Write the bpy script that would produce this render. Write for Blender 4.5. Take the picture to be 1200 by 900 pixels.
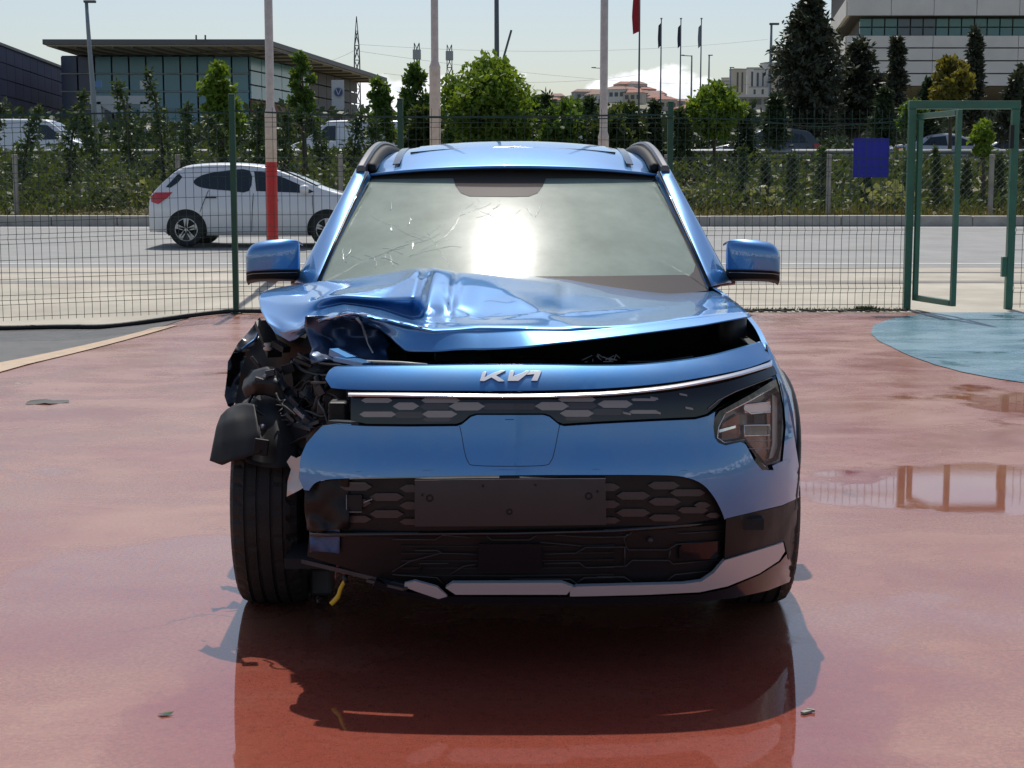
import bpy, bmesh, math, random
from mathutils import Vector, Matrix, noise
from mathutils.geometry import delaunay_2d_cdt
R = math.radians
SC = bpy.context.scene
for o in list(bpy.data.objects): bpy.data.objects.remove(o)
COL = SC.collection
# ------------------------------------------------------------------ camera
CAM_H, F_PX, PITCH = 1.33, 1850.0, R(7.03)
cd = bpy.data.cameras.new('camera'); cam = bpy.data.objects.new('camera', cd); COL.objects.link(cam)
cd.sensor_width = 36.0; cd.lens = F_PX/1200*36.0; cd.clip_start = .05; cd.clip_end = 20000
cam.location = (0, 0, CAM_H); cam.rotation_euler = (R(90)-PITCH, 0, 0)
SC.camera = cam
# ------------------------------------------------------------------ sky and sun
SUN_EL, SUN_AZ = R(58.5), R(-2.0)        # azimuth measured from +Y towards +X
w = bpy.data.worlds.new('World'); SC.world = w; w.use_nodes = True
nt = w.node_tree; nt.nodes.clear()
def N(nt, t, **kw):
    n = nt.nodes.new(t)
    for k, v in kw.items(): setattr(n, k, v)
    return n
L = nt.links.new
sky = N(nt, 'ShaderNodeTexSky', sky_type='NISHITA', sun_disc=False, sun_elevation=SUN_EL, sun_rotation=SUN_AZ,
        altitude=100, air_density=1.0, dust_density=1.8, ozone_density=1.2)
bg = N(nt, 'ShaderNodeBackground'); bg.inputs[1].default_value = 0.103
wo = N(nt, 'ShaderNodeOutputWorld')
tc = N(nt, 'ShaderNodeTexCoord')
sep = N(nt, 'ShaderNodeSeparateXYZ'); L(tc.outputs['Generated'], sep.inputs[0])
mp = N(nt, 'ShaderNodeMapping'); mp.inputs['Scale'].default_value = (1, 1, 1.7); L(tc.outputs['Generated'], mp.inputs[0])
n1 = N(nt, 'ShaderNodeTexNoise'); n1.inputs['Scale'].default_value = 16; n1.inputs['Detail'].default_value = 8; n1.inputs['Roughness'].default_value = .55
L(mp.outputs[0], n1.inputs[0])
cb = N(nt, 'ShaderNodeMapRange', interpolation_type='SMOOTHSTEP')       # cumulus heads stand lower than this line
cb.inputs['From Min'].default_value = .060; cb.inputs['From Max'].default_value = .115; cb.inputs['To Min'].default_value = .172; cb.inputs['To Max'].default_value = -.5
L(sep.outputs['Z'], cb.inputs['Value'])
ad = N(nt, 'ShaderNodeMath', operation='ADD'); L(n1.outputs['Fac'], ad.inputs[0]); L(cb.outputs[0], ad.inputs[1])
cm = N(nt, 'ShaderNodeMapRange', interpolation_type='SMOOTHSTEP')
cm.inputs['From Min'].default_value = .62; cm.inputs['From Max'].default_value = .69; L(ad.outputs[0], cm.inputs['Value'])
n2 = N(nt, 'ShaderNodeTexNoise'); n2.inputs['Scale'].default_value = 45; n2.inputs['Detail'].default_value = 5; L(mp.outputs[0], n2.inputs[0])
cr = N(nt, 'ShaderNodeValToRGB'); cr.color_ramp.elements[0].color = (8.0, 8.4, 8.8, 1); cr.color_ramp.elements[1].color = (11.5, 11.6, 11.6, 1)
cr.color_ramp.elements[0].position = .35; cr.color_ramp.elements[1].position = .6
L(n2.outputs['Fac'], cr.inputs[0])
mx = N(nt, 'ShaderNodeMix', data_type='RGBA'); L(cm.outputs[0], mx.inputs['Factor']); L(sky.outputs[0], mx.inputs['A']); L(cr.outputs[0], mx.inputs['B'])
L(mx.outputs['Result'], bg.inputs[0]); L(bg.outputs[0], wo.inputs[0])
sd = bpy.data.lights.new('sun', 'SUN'); sd.energy = 3.9; sd.angle = R(.53); sd.color = (1, .955, .88)
sun = bpy.data.objects.new('sun', sd); COL.objects.link(sun)
to_sun = Vector((math.sin(SUN_AZ)*math.cos(SUN_EL), math.cos(SUN_AZ)*math.cos(SUN_EL), math.sin(SUN_EL)))
sun.rotation_euler = (-to_sun).to_track_quat('-Z', 'Y').to_euler(); sun.location = (0, 0, 40)
SC.view_settings.view_transform = 'Standard'; SC.view_settings.look = 'None'; SC.view_settings.gamma = 1.0
SC.view_settings.exposure = 0.06
SC.view_settings.use_curve_mapping = False
SC.render.engine = 'CYCLES'
SC.cycles.max_bounces = 10; SC.cycles.transparent_max_bounces = 24; SC.cycles.glossy_bounces = 6
SC.cycles.caustics_reflective = False; SC.cycles.caustics_refractive = False; SC.cycles.sample_clamp_indirect = 6
SC.cycles.use_denoising = True

# ------------------------------------------------------------------ helpers
CP, SP = math.cos(PITCH), math.sin(PITCH)
def ray(px, py):
    x, y = (px-600)/F_PX, (450-py)/F_PX
    return Vector((x, CP + y*SP, -SP + y*CP))
def P(px, py, d):                       # the point at distance d (world Y) seen at a pixel of the photograph
    r = ray(px, py); k = d/r.y
    return Vector((r.x*k, d, CAM_H + r.z*k))
def PS(px, py, surf, off=0.0):          # the point where that sight line meets a surface Y = surf(X, Z)
    r = ray(px, py)
    def h(d):
        k = d/r.y; return d - surf(r.x*k, CAM_H + r.z*k) + off
    d = 3.9; best = (9, d); hit = None
    while d < 7.6:
        v = h(d)
        if v >= 0: hit = d; break
        if -v < best[0]: best = (-v, d)
        d += .04
    if hit is None: d = best[1]
    else:
        a, b = hit-.04, hit
        for _ in range(16):
            m = (a+b)/2
            if h(m) >= 0: b = m
            else: a = m
        d = b
    k = d/r.y
    return Vector((r.x*k, d, CAM_H + r.z*k))
def lerp(a, b, t): return a + (b-a)*t
def interp(tab, x):                     # smooth monotone table
    if x <= tab[0][0]: return tab[0][1]
    for i in range(len(tab)-1):
        if x <= tab[i+1][0]:
            (x0, y0), (x1, y1) = tab[i], tab[i+1]
            m = (y1-y0)/(x1-x0)
            m0 = m if i == 0 else (y1-tab[i-1][1])/(x1-tab[i-1][0])
            m1 = m if i+2 >= len(tab) else (tab[i+2][1]-y0)/(tab[i+2][0]-x0)
            t = (x-x0)/(x1-x0); h = x1-x0
            return (2*t**3-3*t*t+1)*y0 + (t**3-2*t*t+t)*h*m0 + (-2*t**3+3*t*t)*y1 + (t**3-t*t)*h*m1
    return tab[-1][1]
def link(o, parent=None):
    COL.objects.link(o)
    if parent is not None: o.parent = parent
    return o
def mk(name, verts, faces, mat, parent=None, smooth=False, loc=None):
    me = bpy.data.meshes.new(name); me.from_pydata([tuple(v) for v in verts], [], faces)
    if smooth: me.polygons.foreach_set('use_smooth', [True]*len(me.polygons))
    if mat is not None: me.materials.append(mat)
    me.update()
    o = bpy.data.objects.new(name, me); link(o, parent)
    if loc is not None: o.location = loc
    return o
def tag(o, label=None, cat=None, group=None, kind=None):
    if label: o['label'] = label
    if cat: o['category'] = cat
    if group: o['group'] = group
    if kind: o['kind'] = kind
    return o
def empty(name, loc=(0, 0, 0), label=None, cat=None, group=None, rz=0):
    o = bpy.data.objects.new(name, None); o.empty_display_size = .2; link(o); o.location = loc; o.rotation_euler = (0, 0, rz)
    return tag(o, label, cat, group)
def copy_tree(o, parent=None):
    c = o.copy(); COL.objects.link(c); c.parent = parent
    for ch in list(o.children): copy_tree(ch, c)
    return c
class MB:                               # collects shapes, builds one mesh
    def __init__(s): s.v = []; s.f = []
    def add(s, v, f):
        n = len(s.v); s.v += [Vector(a) for a in v]; s.f += [tuple(i+n for i in q) for q in f]; return s
    def box(s, c, d, rot=None):
        c = Vector(c); h = Vector(d)/2; vs = []
        for z in (-1, 1):
            for x, y in ((-1, -1), (1, -1), (1, 1), (-1, 1)):
                p = Vector((x*h.x, y*h.y, z*h.z)); vs.append(c + (rot @ p if rot else p))
        return s.add(vs, [(3, 2, 1, 0), (4, 5, 6, 7), (0, 1, 5, 4), (1, 2, 6, 5), (2, 3, 7, 6), (3, 0, 4, 7)])
    def bar(s, a, b, w, h, up=(0, 0, 1)):   # rectangular bar between two points
        a, b = Vector(a), Vector(b); d = (b-a).normalized(); u = Vector(up)
        sd = d.cross(u)
        if sd.length < 1e-4: sd = d.cross(Vector((1, 0, 0)))
        sd.normalize(); u = sd.cross(d)
        vs = [p + sd*w/2*i + u*h/2*j for p in (a, b) for i, j in ((-1, -1), (1, -1), (1, 1), (-1, 1))]
        return s.add(vs, [(3, 2, 1, 0), (4, 5, 6, 7), (0, 1, 5, 4), (1, 2, 6, 5), (2, 3, 7, 6), (3, 0, 4, 7)])
    def tube(s, pts, r, n=8, cap=True):
        pts = [Vector(p) for p in pts]; rs = r if isinstance(r, (list, tuple)) else [r]*len(pts)
        vs = []; prev = None
        for i, p in enumerate(pts):
            t = (pts[min(i+1, len(pts)-1)] - pts[max(i-1, 0)]).normalized()
            if prev is None:
                a = t.orthogonal().normalized()
            else:
                a = (prev - t*prev.dot(t)); a = a.normalized() if a.length > 1e-6 else t.orthogonal().normalized()
            prev = a; b = t.cross(a)
            vs += [p + (a*math.cos(2*math.pi*k/n) + b*math.sin(2*math.pi*k/n))*rs[i] for k in range(n)]
        fs = [(i*n+k, i*n+(k+1) % n, (i+1)*n+(k+1) % n, (i+1)*n+k) for i in range(len(pts)-1) for k in range(n)]
        if cap: fs += [tuple(range(n-1, -1, -1)), tuple((len(pts)-1)*n+k for k in range(n))]
        return s.add(vs, fs)
    def lathe(s, prof, c, axis='X', n=32, a0=0, a1=2*math.pi):   # prof: (radius, along)
        c = Vector(c); vs = []; full = abs(a1-a0-2*math.pi) < 1e-6; m = n if full else n+1
        for r, x in prof:
            for k in range(m):
                a = a0+(a1-a0)*k/n; u, v = r*math.cos(a), r*math.sin(a)
                vs.append(c + (Vector((x, u, v)) if axis == 'X' else Vector((u, x, v)) if axis == 'Y' else Vector((u, v, x))))
        fs = [(i*m+k, i*m+(k+1) % m, (i+1)*m+(k+1) % m, (i+1)*m+k) for i in range(len(prof)-1) for k in range(n)]
        return s.add(vs, fs)
    def build(s, name, mat, parent=None, smooth=False, loc=None, bevel=0):
        o = mk(name, s.v, s.f, mat, parent, smooth, loc)
        if bevel:
            m = o.modifiers.new('b', 'BEVEL'); m.width = bevel; m.segments = 2; m.limit_method = 'ANGLE'
        return o
def crs(pts, n=6, closed=False, ten=1.0):        # Catmull-Rom through points of any dimension
    out = []; N_ = len(pts); seg = N_ if closed else N_-1
    for i in range(seg):
        p = [pts[(i+k) % N_] if closed else pts[min(max(i+k, 0), N_-1)] for k in (-1, 0, 1, 2)]
        for j in range(n):
            t = j/n
            h00, h10, h01, h11 = 2*t**3-3*t*t+1, t**3-2*t*t+t, -2*t**3+3*t*t, t**3-t*t
            if ten == 1.0: out.append(tuple(h00*b+h10*.5*(c-a)+h01*c+h11*.5*(d-b) for a, b, c, d in zip(*p)))
            else:       # part straight, part curved: folds stay crisp
                out.append(tuple(ten*(h00*b+h10*.5*(c-a)+h01*c+h11*.5*(d-b))+(1-ten)*(b+(c-b)*t) for a, b, c, d in zip(*p)))
    if not closed: out.append(tuple(pts[-1]))
    return out
def resample(poly, step):
    out = []
    for i in range(len(poly)):
        a, b = poly[i], poly[(i+1) % len(poly)]
        L_ = math.hypot(b[0]-a[0], b[1]-a[1]); n = max(1, int(math.ceil(L_/step)))
        for k in range(n): out.append((a[0]+(b[0]-a[0])*k/n, a[1]+(b[1]-a[1])*k/n))
    return out
def inside(p, poly):
    x, y = p; c = False
    for i in range(len(poly)):
        x0, y0 = poly[i]; x1, y1 = poly[i-1]
        if (y0 > y) != (y1 > y) and x < (x1-x0)*(y-y0)/(y1-y0)+x0: c = not c
    return c
def flat_fill(poly, step):
    poly = resample(poly, step); vs = [Vector(p) for p in poly]
    xs = [p[0] for p in poly]; ys = [p[1] for p in poly]
    x = min(xs)+step*.5
    near = step*.45
    while x < max(xs):
        y = min(ys)+step*.5
        while y < max(ys):
            if inside((x, y), poly) and all(abs(q[0]-x)+abs(q[1]-y) > near for q in poly): vs.append(Vector((x, y)))
            y += step
        x += step
    n = len(poly)
    r = delaunay_2d_cdt(vs, [], [list(range(n))], 1, 1e-5)
    V, E, Fc = r[0], r[1], r[2]
    return [tuple(v) for v in V], [tuple(f) for f in Fc]
def panel(name, poly, mapf, mat, parent=None, step=8, thick=.012, back=(0, 1, 0), smooth=True):
    """a curved sheet: a 2-D outline filled, mapped into space, with a turned-in rim of real thickness"""
    V, Fc = flat_fill(poly, step)
    pts = [mapf(*v) for v in V]
    # boundary edges
    cnt = {}
    for f in Fc:
        for i in range(len(f)):
            e = (f[i], f[(i+1) % len(f)]); cnt[e] = cnt.get(e, 0)+1
    bd = [e for e in cnt if (e[1], e[0]) not in cnt]
    bk = Vector(back)*thick
    pf = lambda f: (pts[f[1]]-pts[f[0]]).cross(pts[f[2]]-pts[f[0]])
    s = sum((pf(f) for f in Fc), Vector()).dot(bk)
    if s > 0: Fc = [f[::-1] for f in Fc]; bd = [(b, a) for a, b in bd]
    n0 = len(pts); idx = {}; ex = []
    for e in bd:
        for i in e:
            if i not in idx:
                idx[i] = n0+len(ex); ex.append(pts[i].copy()); ex.append(pts[i]+bk)
    fs = list(Fc)+[(idx[b], idx[a], idx[a]+1, idx[b]+1) for a, b in bd]
    return mk(name, pts+ex, fs, mat, parent, smooth)
def grid(name, rows, mat, parent=None, sub=6, disp=None, solid=.0, smooth=True, ten=1.0):
    """a sheet through a table of points, refined both ways"""
    rr = [crs([tuple(p) for p in r], sub, False, ten) for r in rows]
    cols = list(zip(*rr)); cc = [crs(list(c), sub, False, ten) for c in cols]
    rows2 = list(zip(*cc)); n = len(rows2[0]); vs = []
    for j, r in enumerate(rows2):
        for i, p in enumerate(r):
            q = Vector(p)
            if disp: q += disp(i/(n-1), j/(len(rows2)-1), q)
            vs.append(q)
    fs = [(j*n+i, j*n+i+1, (j+1)*n+i+1, (j+1)*n+i) for j in range(len(rows2)-1) for i in range(n-1)]
    o = mk(name, vs, fs, mat, parent, smooth)
    if solid:
        m = o.modifiers.new('s', 'SOLIDIFY'); m.thickness = solid; m.offset = 0
    return o
# ------------------------------------------------------------------ materials
MATS = {}
def mat(name, col, rough=.5, metal=0.0, coat=0.0, coat_r=.03, var=0.0, vscale=8.0, bump=0.0, bscale=60.0, trans=0.0, alpha=1.0, ior=1.5, spec=.5, emit=None, rvar=0.0, coords='Object', sheen=0):
    m = bpy.data.materials.new(name); m.use_nodes = True; t = m.node_tree; b = t.nodes['Principled BSDF']
    b.inputs['Base Color'].default_value = (*col, 1); b.inputs['Roughness'].default_value = rough; b.inputs['Metallic'].default_value = metal
    b.inputs['Coat Weight'].default_value = coat; b.inputs['Coat Roughness'].default_value = coat_r
    b.inputs['Transmission Weight'].default_value = trans; b.inputs['Alpha'].default_value = alpha; b.inputs['IOR'].default_value = ior
    b.inputs['Specular IOR Level'].default_value = spec
    if var or bump or rvar:
        c = N(t, 'ShaderNodeTexCoord')
        if var or rvar:
            n = N(t, 'ShaderNodeTexNoise'); n.inputs['Scale'].default_value = vscale; n.inputs['Detail'].default_value = 6; n.inputs['Roughness'].default_value = .62
            t.links.new(c.outputs[coords], n.inputs['Vector'])
        if var:
            r = N(t, 'ShaderNodeValToRGB'); e = r.color_ramp.elements
            e[0].position = .3; e[1].position = .7
            e[0].color = (*[max(0, x*(1-var)) for x in col], 1); e[1].color = (*[min(1, x*(1+var)) for x in col], 1)
            t.links.new(n.outputs['Fac'], r.inputs[0]); t.links.new(r.outputs[0], b.inputs['Base Color'])
        if rvar:
            q = N(t, 'ShaderNodeMapRange'); q.inputs['To Min'].default_value = max(0, rough-rvar); q.inputs['To Max'].default_value = min(1, rough+rvar)
            q.inputs['From Min'].default_value = .3; q.inputs['From Max'].default_value = .7
            t.links.new(n.outputs['Fac'], q.inputs['Value']); t.links.new(q.outputs[0], b.inputs['Roughness'])
        if bump:
            n3 = N(t, 'ShaderNodeTexNoise'); n3.inputs['Scale'].default_value = bscale; n3.inputs['Detail'].default_value = 4
            t.links.new(c.outputs[coords], n3.inputs['Vector'])
            bp = N(t, 'ShaderNodeBump'); bp.inputs['Strength'].default_value = bump; bp.inputs['Distance'].default_value = .01
            t.links.new(n3.outputs['Fac'], bp.inputs['Height']); t.links.new(bp.outputs[0], b.inputs['Normal'])
    MATS[name] = m
    return m
# ------------------------------------------------------------------ ground, court, road
def ground_z(x, y):
    if y < 17.3: z = 0.0
    elif y < 37: z = (y-17.3)*.026
    elif y < 45: z = lerp(.512, .95, (y-37)/8)
    elif y < 55: z = lerp(.95, 1.9, (y-45)/10)
    else: z = 1.9 + min(y-55, 60)*.004
    t = min(1, max(0, (-2.9-x)/1.6)); t = t*t*(3-2*t)      # the lot dips towards the left end of the fence
    f = min(1, max(0, (y-12.0)/3.5))*min(1, max(0, (21-y)/3.5))
    return z - .15*t*f
def sheet(name, xs, ys, m, dz=0.0, kind='structure', zf=ground_z, parent=None):
    vs = [(x, y, zf(x, y)+dz) for y in ys for x in xs]; n = len(xs)
    fs = [(j*n+i, j*n+i+1, (j+1)*n+i+1, (j+1)*n+i) for j in range(len(ys)-1) for i in range(n-1)]
    o = mk(name, vs, fs, m, parent, True)
    if kind: o['kind'] = kind
    return o
PUDDLES = ((0, 3.75, 1.05, .36), (-1.2, 5.1, .9, .22), (1.85, 7.0, .75, .22), (2.45, 7.1, .7, .22), (1.3, 4.6, .8, .14))
def wet_paint(name, ca, cb, cc, dry, wet=1.0):  # dry: pale dusty tone, on wet parts too, standing in for reflected sky
    m = bpy.data.materials.new(name); m.use_nodes = True; t = m.node_tree; b = t.nodes['Principled BSDF']; K = t.links.new
    c = N(t, 'ShaderNodeTexCoord')
    def noise_(scale, det=6, rough=.6, dist=0.0, sc=(1, 1, 1)):
        mp_ = N(t, 'ShaderNodeMapping'); mp_.inputs['Scale'].default_value = sc; K(c.outputs['Object'], mp_.inputs[0])
        n = N(t, 'ShaderNodeTexNoise'); n.inputs['Scale'].default_value = scale; n.inputs['Detail'].default_value = det
        n.inputs['Roughness'].default_value = rough; n.inputs['Distortion'].default_value = dist; K(mp_.outputs[0], n.inputs['Vector']); return n.outputs['Fac']
    def ramp(v, a, bb, lo=0.0, hi=1.0):
        r = N(t, 'ShaderNodeMapRange', interpolation_type='SMOOTHSTEP'); r.inputs['From Min'].default_value = a; r.inputs['From Max'].default_value = bb
        r.inputs['To Min'].default_value = lo; r.inputs['To Max'].default_value = hi; K(v, r.inputs['Value']); return r.outputs[0]
    def mixc(f, x, y):
        q = N(t, 'ShaderNodeMix', data_type='RGBA')
        K(f, q.inputs['Factor'])
        for s, v in (('A', x), ('B', y)):
            if isinstance(v, tuple): q.inputs[s].default_value = (*v, 1)
            else: K(v, q.inputs[s])
        return q.outputs['Result']
    def mth(op, x, y):
        q = N(t, 'ShaderNodeMath', operation=op)
        for i, v in enumerate((x, y)):
            if isinstance(v, (int, float)): q.inputs[i].default_value = v
            else: K(v, q.inputs[i])
        return q.outputs[0]
    big = noise_(.55, 7, .62, .6); fine = noise_(38, 5, .7); grit = noise_(260, 3, .6); streak = noise_(1.3, 8, .68, .5, (.75, 1.2, 1))
    col = mixc(ramp(big, .36, .66), ca, cb)
    col = mixc(ramp(streak, .50, .74, 0, .5), col, cc)
    col = mixc(ramp(fine, .42, .68, 0, .5), col, tuple(x*.62 for x in ca))
    col = mixc(ramp(grit, .52, .66, 0, .5), col, tuple(min(1, x*1.25+.07) for x in cb))
    col = mixc(ramp(noise_(150, 4, .65), .54, .66, 0, .65), col, tuple(x*.35 for x in ca))
    vo = N(t, 'ShaderNodeTexVoronoi', feature='DISTANCE_TO_EDGE'); vo.inputs['Scale'].default_value = .55
    wv = N(t, 'ShaderNodeVectorMath', operation='ADD'); nv = N(t, 'ShaderNodeTexNoise'); nv.inputs['Scale'].default_value = 2.2; nv.inputs['Detail'].default_value = 6; K(c.outputs['Object'], nv.inputs['Vector'])
    K(c.outputs['Object'], wv.inputs[0]); K(nv.outputs['Color'], wv.inputs[1]); K(wv.outputs[0], vo.inputs['Vector'])
    crk = mth('MULTIPLY', ramp(vo.outputs['Distance'], .002, .007, 1, 0), ramp(noise_(.8, 4), .5, .62, 0, .55))
    col = mixc(crk, col, (.05, .02, .016))
    # water lies in hollows: a closed film there, thin damp elsewhere
    pud = noise_(.42, 5, .55, .35, (1, .8, 1)); edge = noise_(2.6, 6, .65)
    film = mth('ADD', pud, mth('MULTIPLY', edge, .36))
    # the hollows where water stands
    for (hx, hy, hr, hs) in PUDDLES:
        vm = N(t, 'ShaderNodeVectorMath', operation='DISTANCE'); K(c.outputs['Object'], vm.inputs[0]); vm.inputs[1].default_value = (hx, hy, 0)
        film = mth('ADD', film, ramp(vm.outputs['Value'], hr*.55, hr*1.15, hs, 0))
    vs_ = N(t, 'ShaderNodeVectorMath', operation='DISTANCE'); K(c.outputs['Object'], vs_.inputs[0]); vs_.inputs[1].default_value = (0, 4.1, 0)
    car_refl_mask = mth('ADD', ramp(mth('ADD', vs_.outputs['Value'], mth('MULTIPLY', edge, .5)), .9, 1.5, .12, 1.0), 0.0)  # base kept deep red near here, painting in the car's dark reflection
    wetf = ramp(film, .765, .84)
    mott = noise_(75, 6, .75)
    dusty_sheen = mixc(ramp(mott, .40, .62), tuple(x*.72 for x in dry), tuple(x*1.14 for x in dry))
    dusty_sheen = mixc(ramp(noise_(230, 2, .5), .60, .68, 0, .55), dusty_sheen, tuple(x*.35 for x in dry))
    dusty_sheen = mixc(crk, dusty_sheen, (.06, .03, .022))
    K(mixc(mth('MULTIPLY', car_refl_mask, ramp(noise_(.9, 7, .66, .4), .34, .62, .35, .85)), col, dusty_sheen), b.inputs['Base Color'])
    b.inputs['Roughness'].default_value = .8; b.inputs['Specular IOR Level'].default_value = .08
    b.inputs['Coat Weight'].default_value = wet; b.inputs['Coat IOR'].default_value = 2.0
    cr_ = N(t, 'ShaderNodeMapRange'); cr_.inputs['To Min'].default_value = .27; cr_.inputs['To Max'].default_value = .022; K(wetf, cr_.inputs['Value'])
    cr2 = mth('MULTIPLY', cr_.outputs[0], ramp(streak, .3, .7, .7, 1.25))
    K(cr2, b.inputs['Coat Roughness'])
    bp = N(t, 'ShaderNodeBump'); bp.inputs['Distance'].default_value = .004; bp.inputs['Strength'].default_value = .5
    K(mth('ADD', fine, mth('MULTIPLY', grit, .5)), bp.inputs['Height']); K(bp.outputs[0], b.inputs['Normal'])
    bc = N(t, 'ShaderNodeBump'); bc.inputs['Distance'].default_value = .004
    K(mth('ADD', ramp(wetf, 0, 1, .2, .014), 0.0), bc.inputs['Strength'])
    K(mth('ADD', mth('MULTIPLY', fine, .6), noise_(7, 3, .5)), bc.inputs['Height']); K(bc.outputs[0], b.inputs['Coat Normal'])
    return m
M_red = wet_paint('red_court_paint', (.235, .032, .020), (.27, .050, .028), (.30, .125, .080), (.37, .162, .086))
M_blue = wet_paint('blue_court_paint', (.030, .15, .24), (.06, .21, .29), (.20, .30, .32), (.16, .30, .36))
M_asph = mat('lot_asphalt', (.075, .073, .07), .75, var=.35, vscale=5, bump=.6, bscale=120, coat=.25, coat_r=.3)
M_line = mat('sand_line_paint', (.50, .34, .20), .55, var=.2, vscale=9, coat=.4, coat_r=.25)
M_road = mat('road_asphalt', (.235, .235, .23), .8, var=.14, vscale=1.2, bump=.4, bscale=90)
M_dust = mat('verge_concrete', (.39, .355, .29), .85, var=.22, vscale=.9, bump=.4, bscale=40)
M_earth = mat('earth', (.17, .15, .09), .95, var=.4, vscale=.6, bump=.8, bscale=8)
M_kerbc = mat('kerb_concrete', (.42, .39, .34), .85, var=.22, vscale=3, bump=.4, bscale=50)
def frange(a, b, n): return [a+(b-a)*i/n for i in range(n+1)]
xs_far = sorted(set([-6000, -1500, -500, -200, -100, -60] + frange(-40, 40, 40) + [60, 100, 200, 500, 1500, 6000]))
tag(sheet('terrain', xs_far, [-300, -60, -20] + frange(-5, 10, 6) + frange(11, 24, 26) + frange(25, 60, 35) + [70, 90, 115, 200, 400, 1000, 3000, 9000], M_earth, -.03), kind='structure')
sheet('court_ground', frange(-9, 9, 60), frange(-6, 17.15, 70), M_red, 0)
# grey lot at the left behind a sand-coloured line
A, B = P(-60, 459, 9.9), P(176, 385.5, 15.0)
A = P(0, 437, 1); A = Vector((ray(0, 437).x, ray(0, 437).y, ray(0, 437).z)); A = A*(CAM_H/-A.z); B = ray(176, 387); B = B*(CAM_H/-B.z)
dirn = (B-A).normalized(); nrm = Vector((-dirn.y, dirn.x, 0)).normalized()
def strip(name, a, b, wd, m, dz):
    n = 40; vs = []
    for i in range(n+1):
        p = a.lerp(b, i/n)
        for q in (p, p+nrm*wd*.5, p+nrm*wd): vs.append((q.x, q.y, ground_z(q.x, q.y)+dz))
    return tag(mk(name, vs, [(i*3+j, i*3+j+1, i*3+j+4, i*3+j+3) for i in range(n) for j in range(2)], m), kind='structure')
strip('line_marking', A-dirn*3, B+dirn*.9, .27, M_line, .008)
vs = []; n = 40
for i in range(n+1):
    p = (A-dirn*3+nrm*.2).lerp(B+dirn*2.5+nrm*.2, i/n)
    for k in range(16):
        q = p+nrm*6.5*k/15; q.y = min(q.y, 17.1); vs.append((q.x, q.y, ground_z(q.x, q.y)+.004))
tag(mk('asphalt_lot', vs, [(i*16+j, i*16+j+1, (i+1)*16+j+1, (i+1)*16+j) for i in range(n) for j in range(15)], M_asph), kind='structure')
# blue painted circle at the right
edge_ = crs([(4.55, 17.1), (3.95, 16.3), (3.48, 15.2), (3.25, 14.0), (3.2, 12.5), (3.3, 11.5), (3.6, 10.7), (4.2, 10.0), (6, 9.4), (9, 9.3)], 6)
vs = []
for (x, y) in edge_: vs += [(x+.03*noise.noise(Vector((x*3, y*3, 0))), y, .005), (9.0, min(17.1, y+1.0) if x > 5 else min(17.1, y), .005)]
tag(mk('court_circle_marking', vs, [(2*i, 2*i+1, 2*i+3, 2*i+2) for i in range(len(edge_)-1)], M_blue), kind='structure')
# verge strips and the road
sheet('concrete_verge', [-60, -20, -10, -7, -6, -5, -4.5, -4, -3.5, -3, -2, 0, 5, 10, 20, 60], [17.1, 17.6, 18.2, 19, 20, 21, 22, 23.6], M_dust, .004)
sheet('road', [-300, -60, 0, 60, 300], [23.6, 27, 31, 36.2], M_road, .004)
M_wline = mat('white_road_paint', (.62, .62, .58), .7, var=.15, vscale=4)
sheet('road_edge_line', [-60, 0, 60], [24.35, 24.47], M_wline, .009)
sheet('road_far_edge_line', [-60, 0, 60], [35.3, 35.42], M_wline, .009)
M_gut = mat('wet_gutter', (.22, .19, .15), .35, var=.4, vscale=1.5)
sheet('gutter', frange(-20, 20, 20), [20.9, 21.25], M_gut, .009)
sheet('gutter_far', frange(-20, 20, 20), [22.6, 22.75], M_gut, .009)
kb = MB()
for i in range(60):
    x0 = -45+i*1.5
    kb.box((x0+.75, 36.45, ground_z(0, 36.3)+.1), (1.485, .5, .42))
kerb = empty('kerb', (0, 36.4, .5)); kerb['kind'] = 'structure'
for i in range(30):
    x0 = -22.5+i*1.5
    b = MB().box((x0+.75, .0, .02+.008*math.sin(i*7.3)), (1.486, .5, .42)).build('kerb_stone', M_kerbc, kerb, bevel=.025)
tag(mk('highway', [(-300, 58, 2.0), (300, 58, 2.0), (300, 84, 2.05), (-300, 84, 2.05)], [(0, 1, 2, 3)], M_road), kind='structure')
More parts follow.
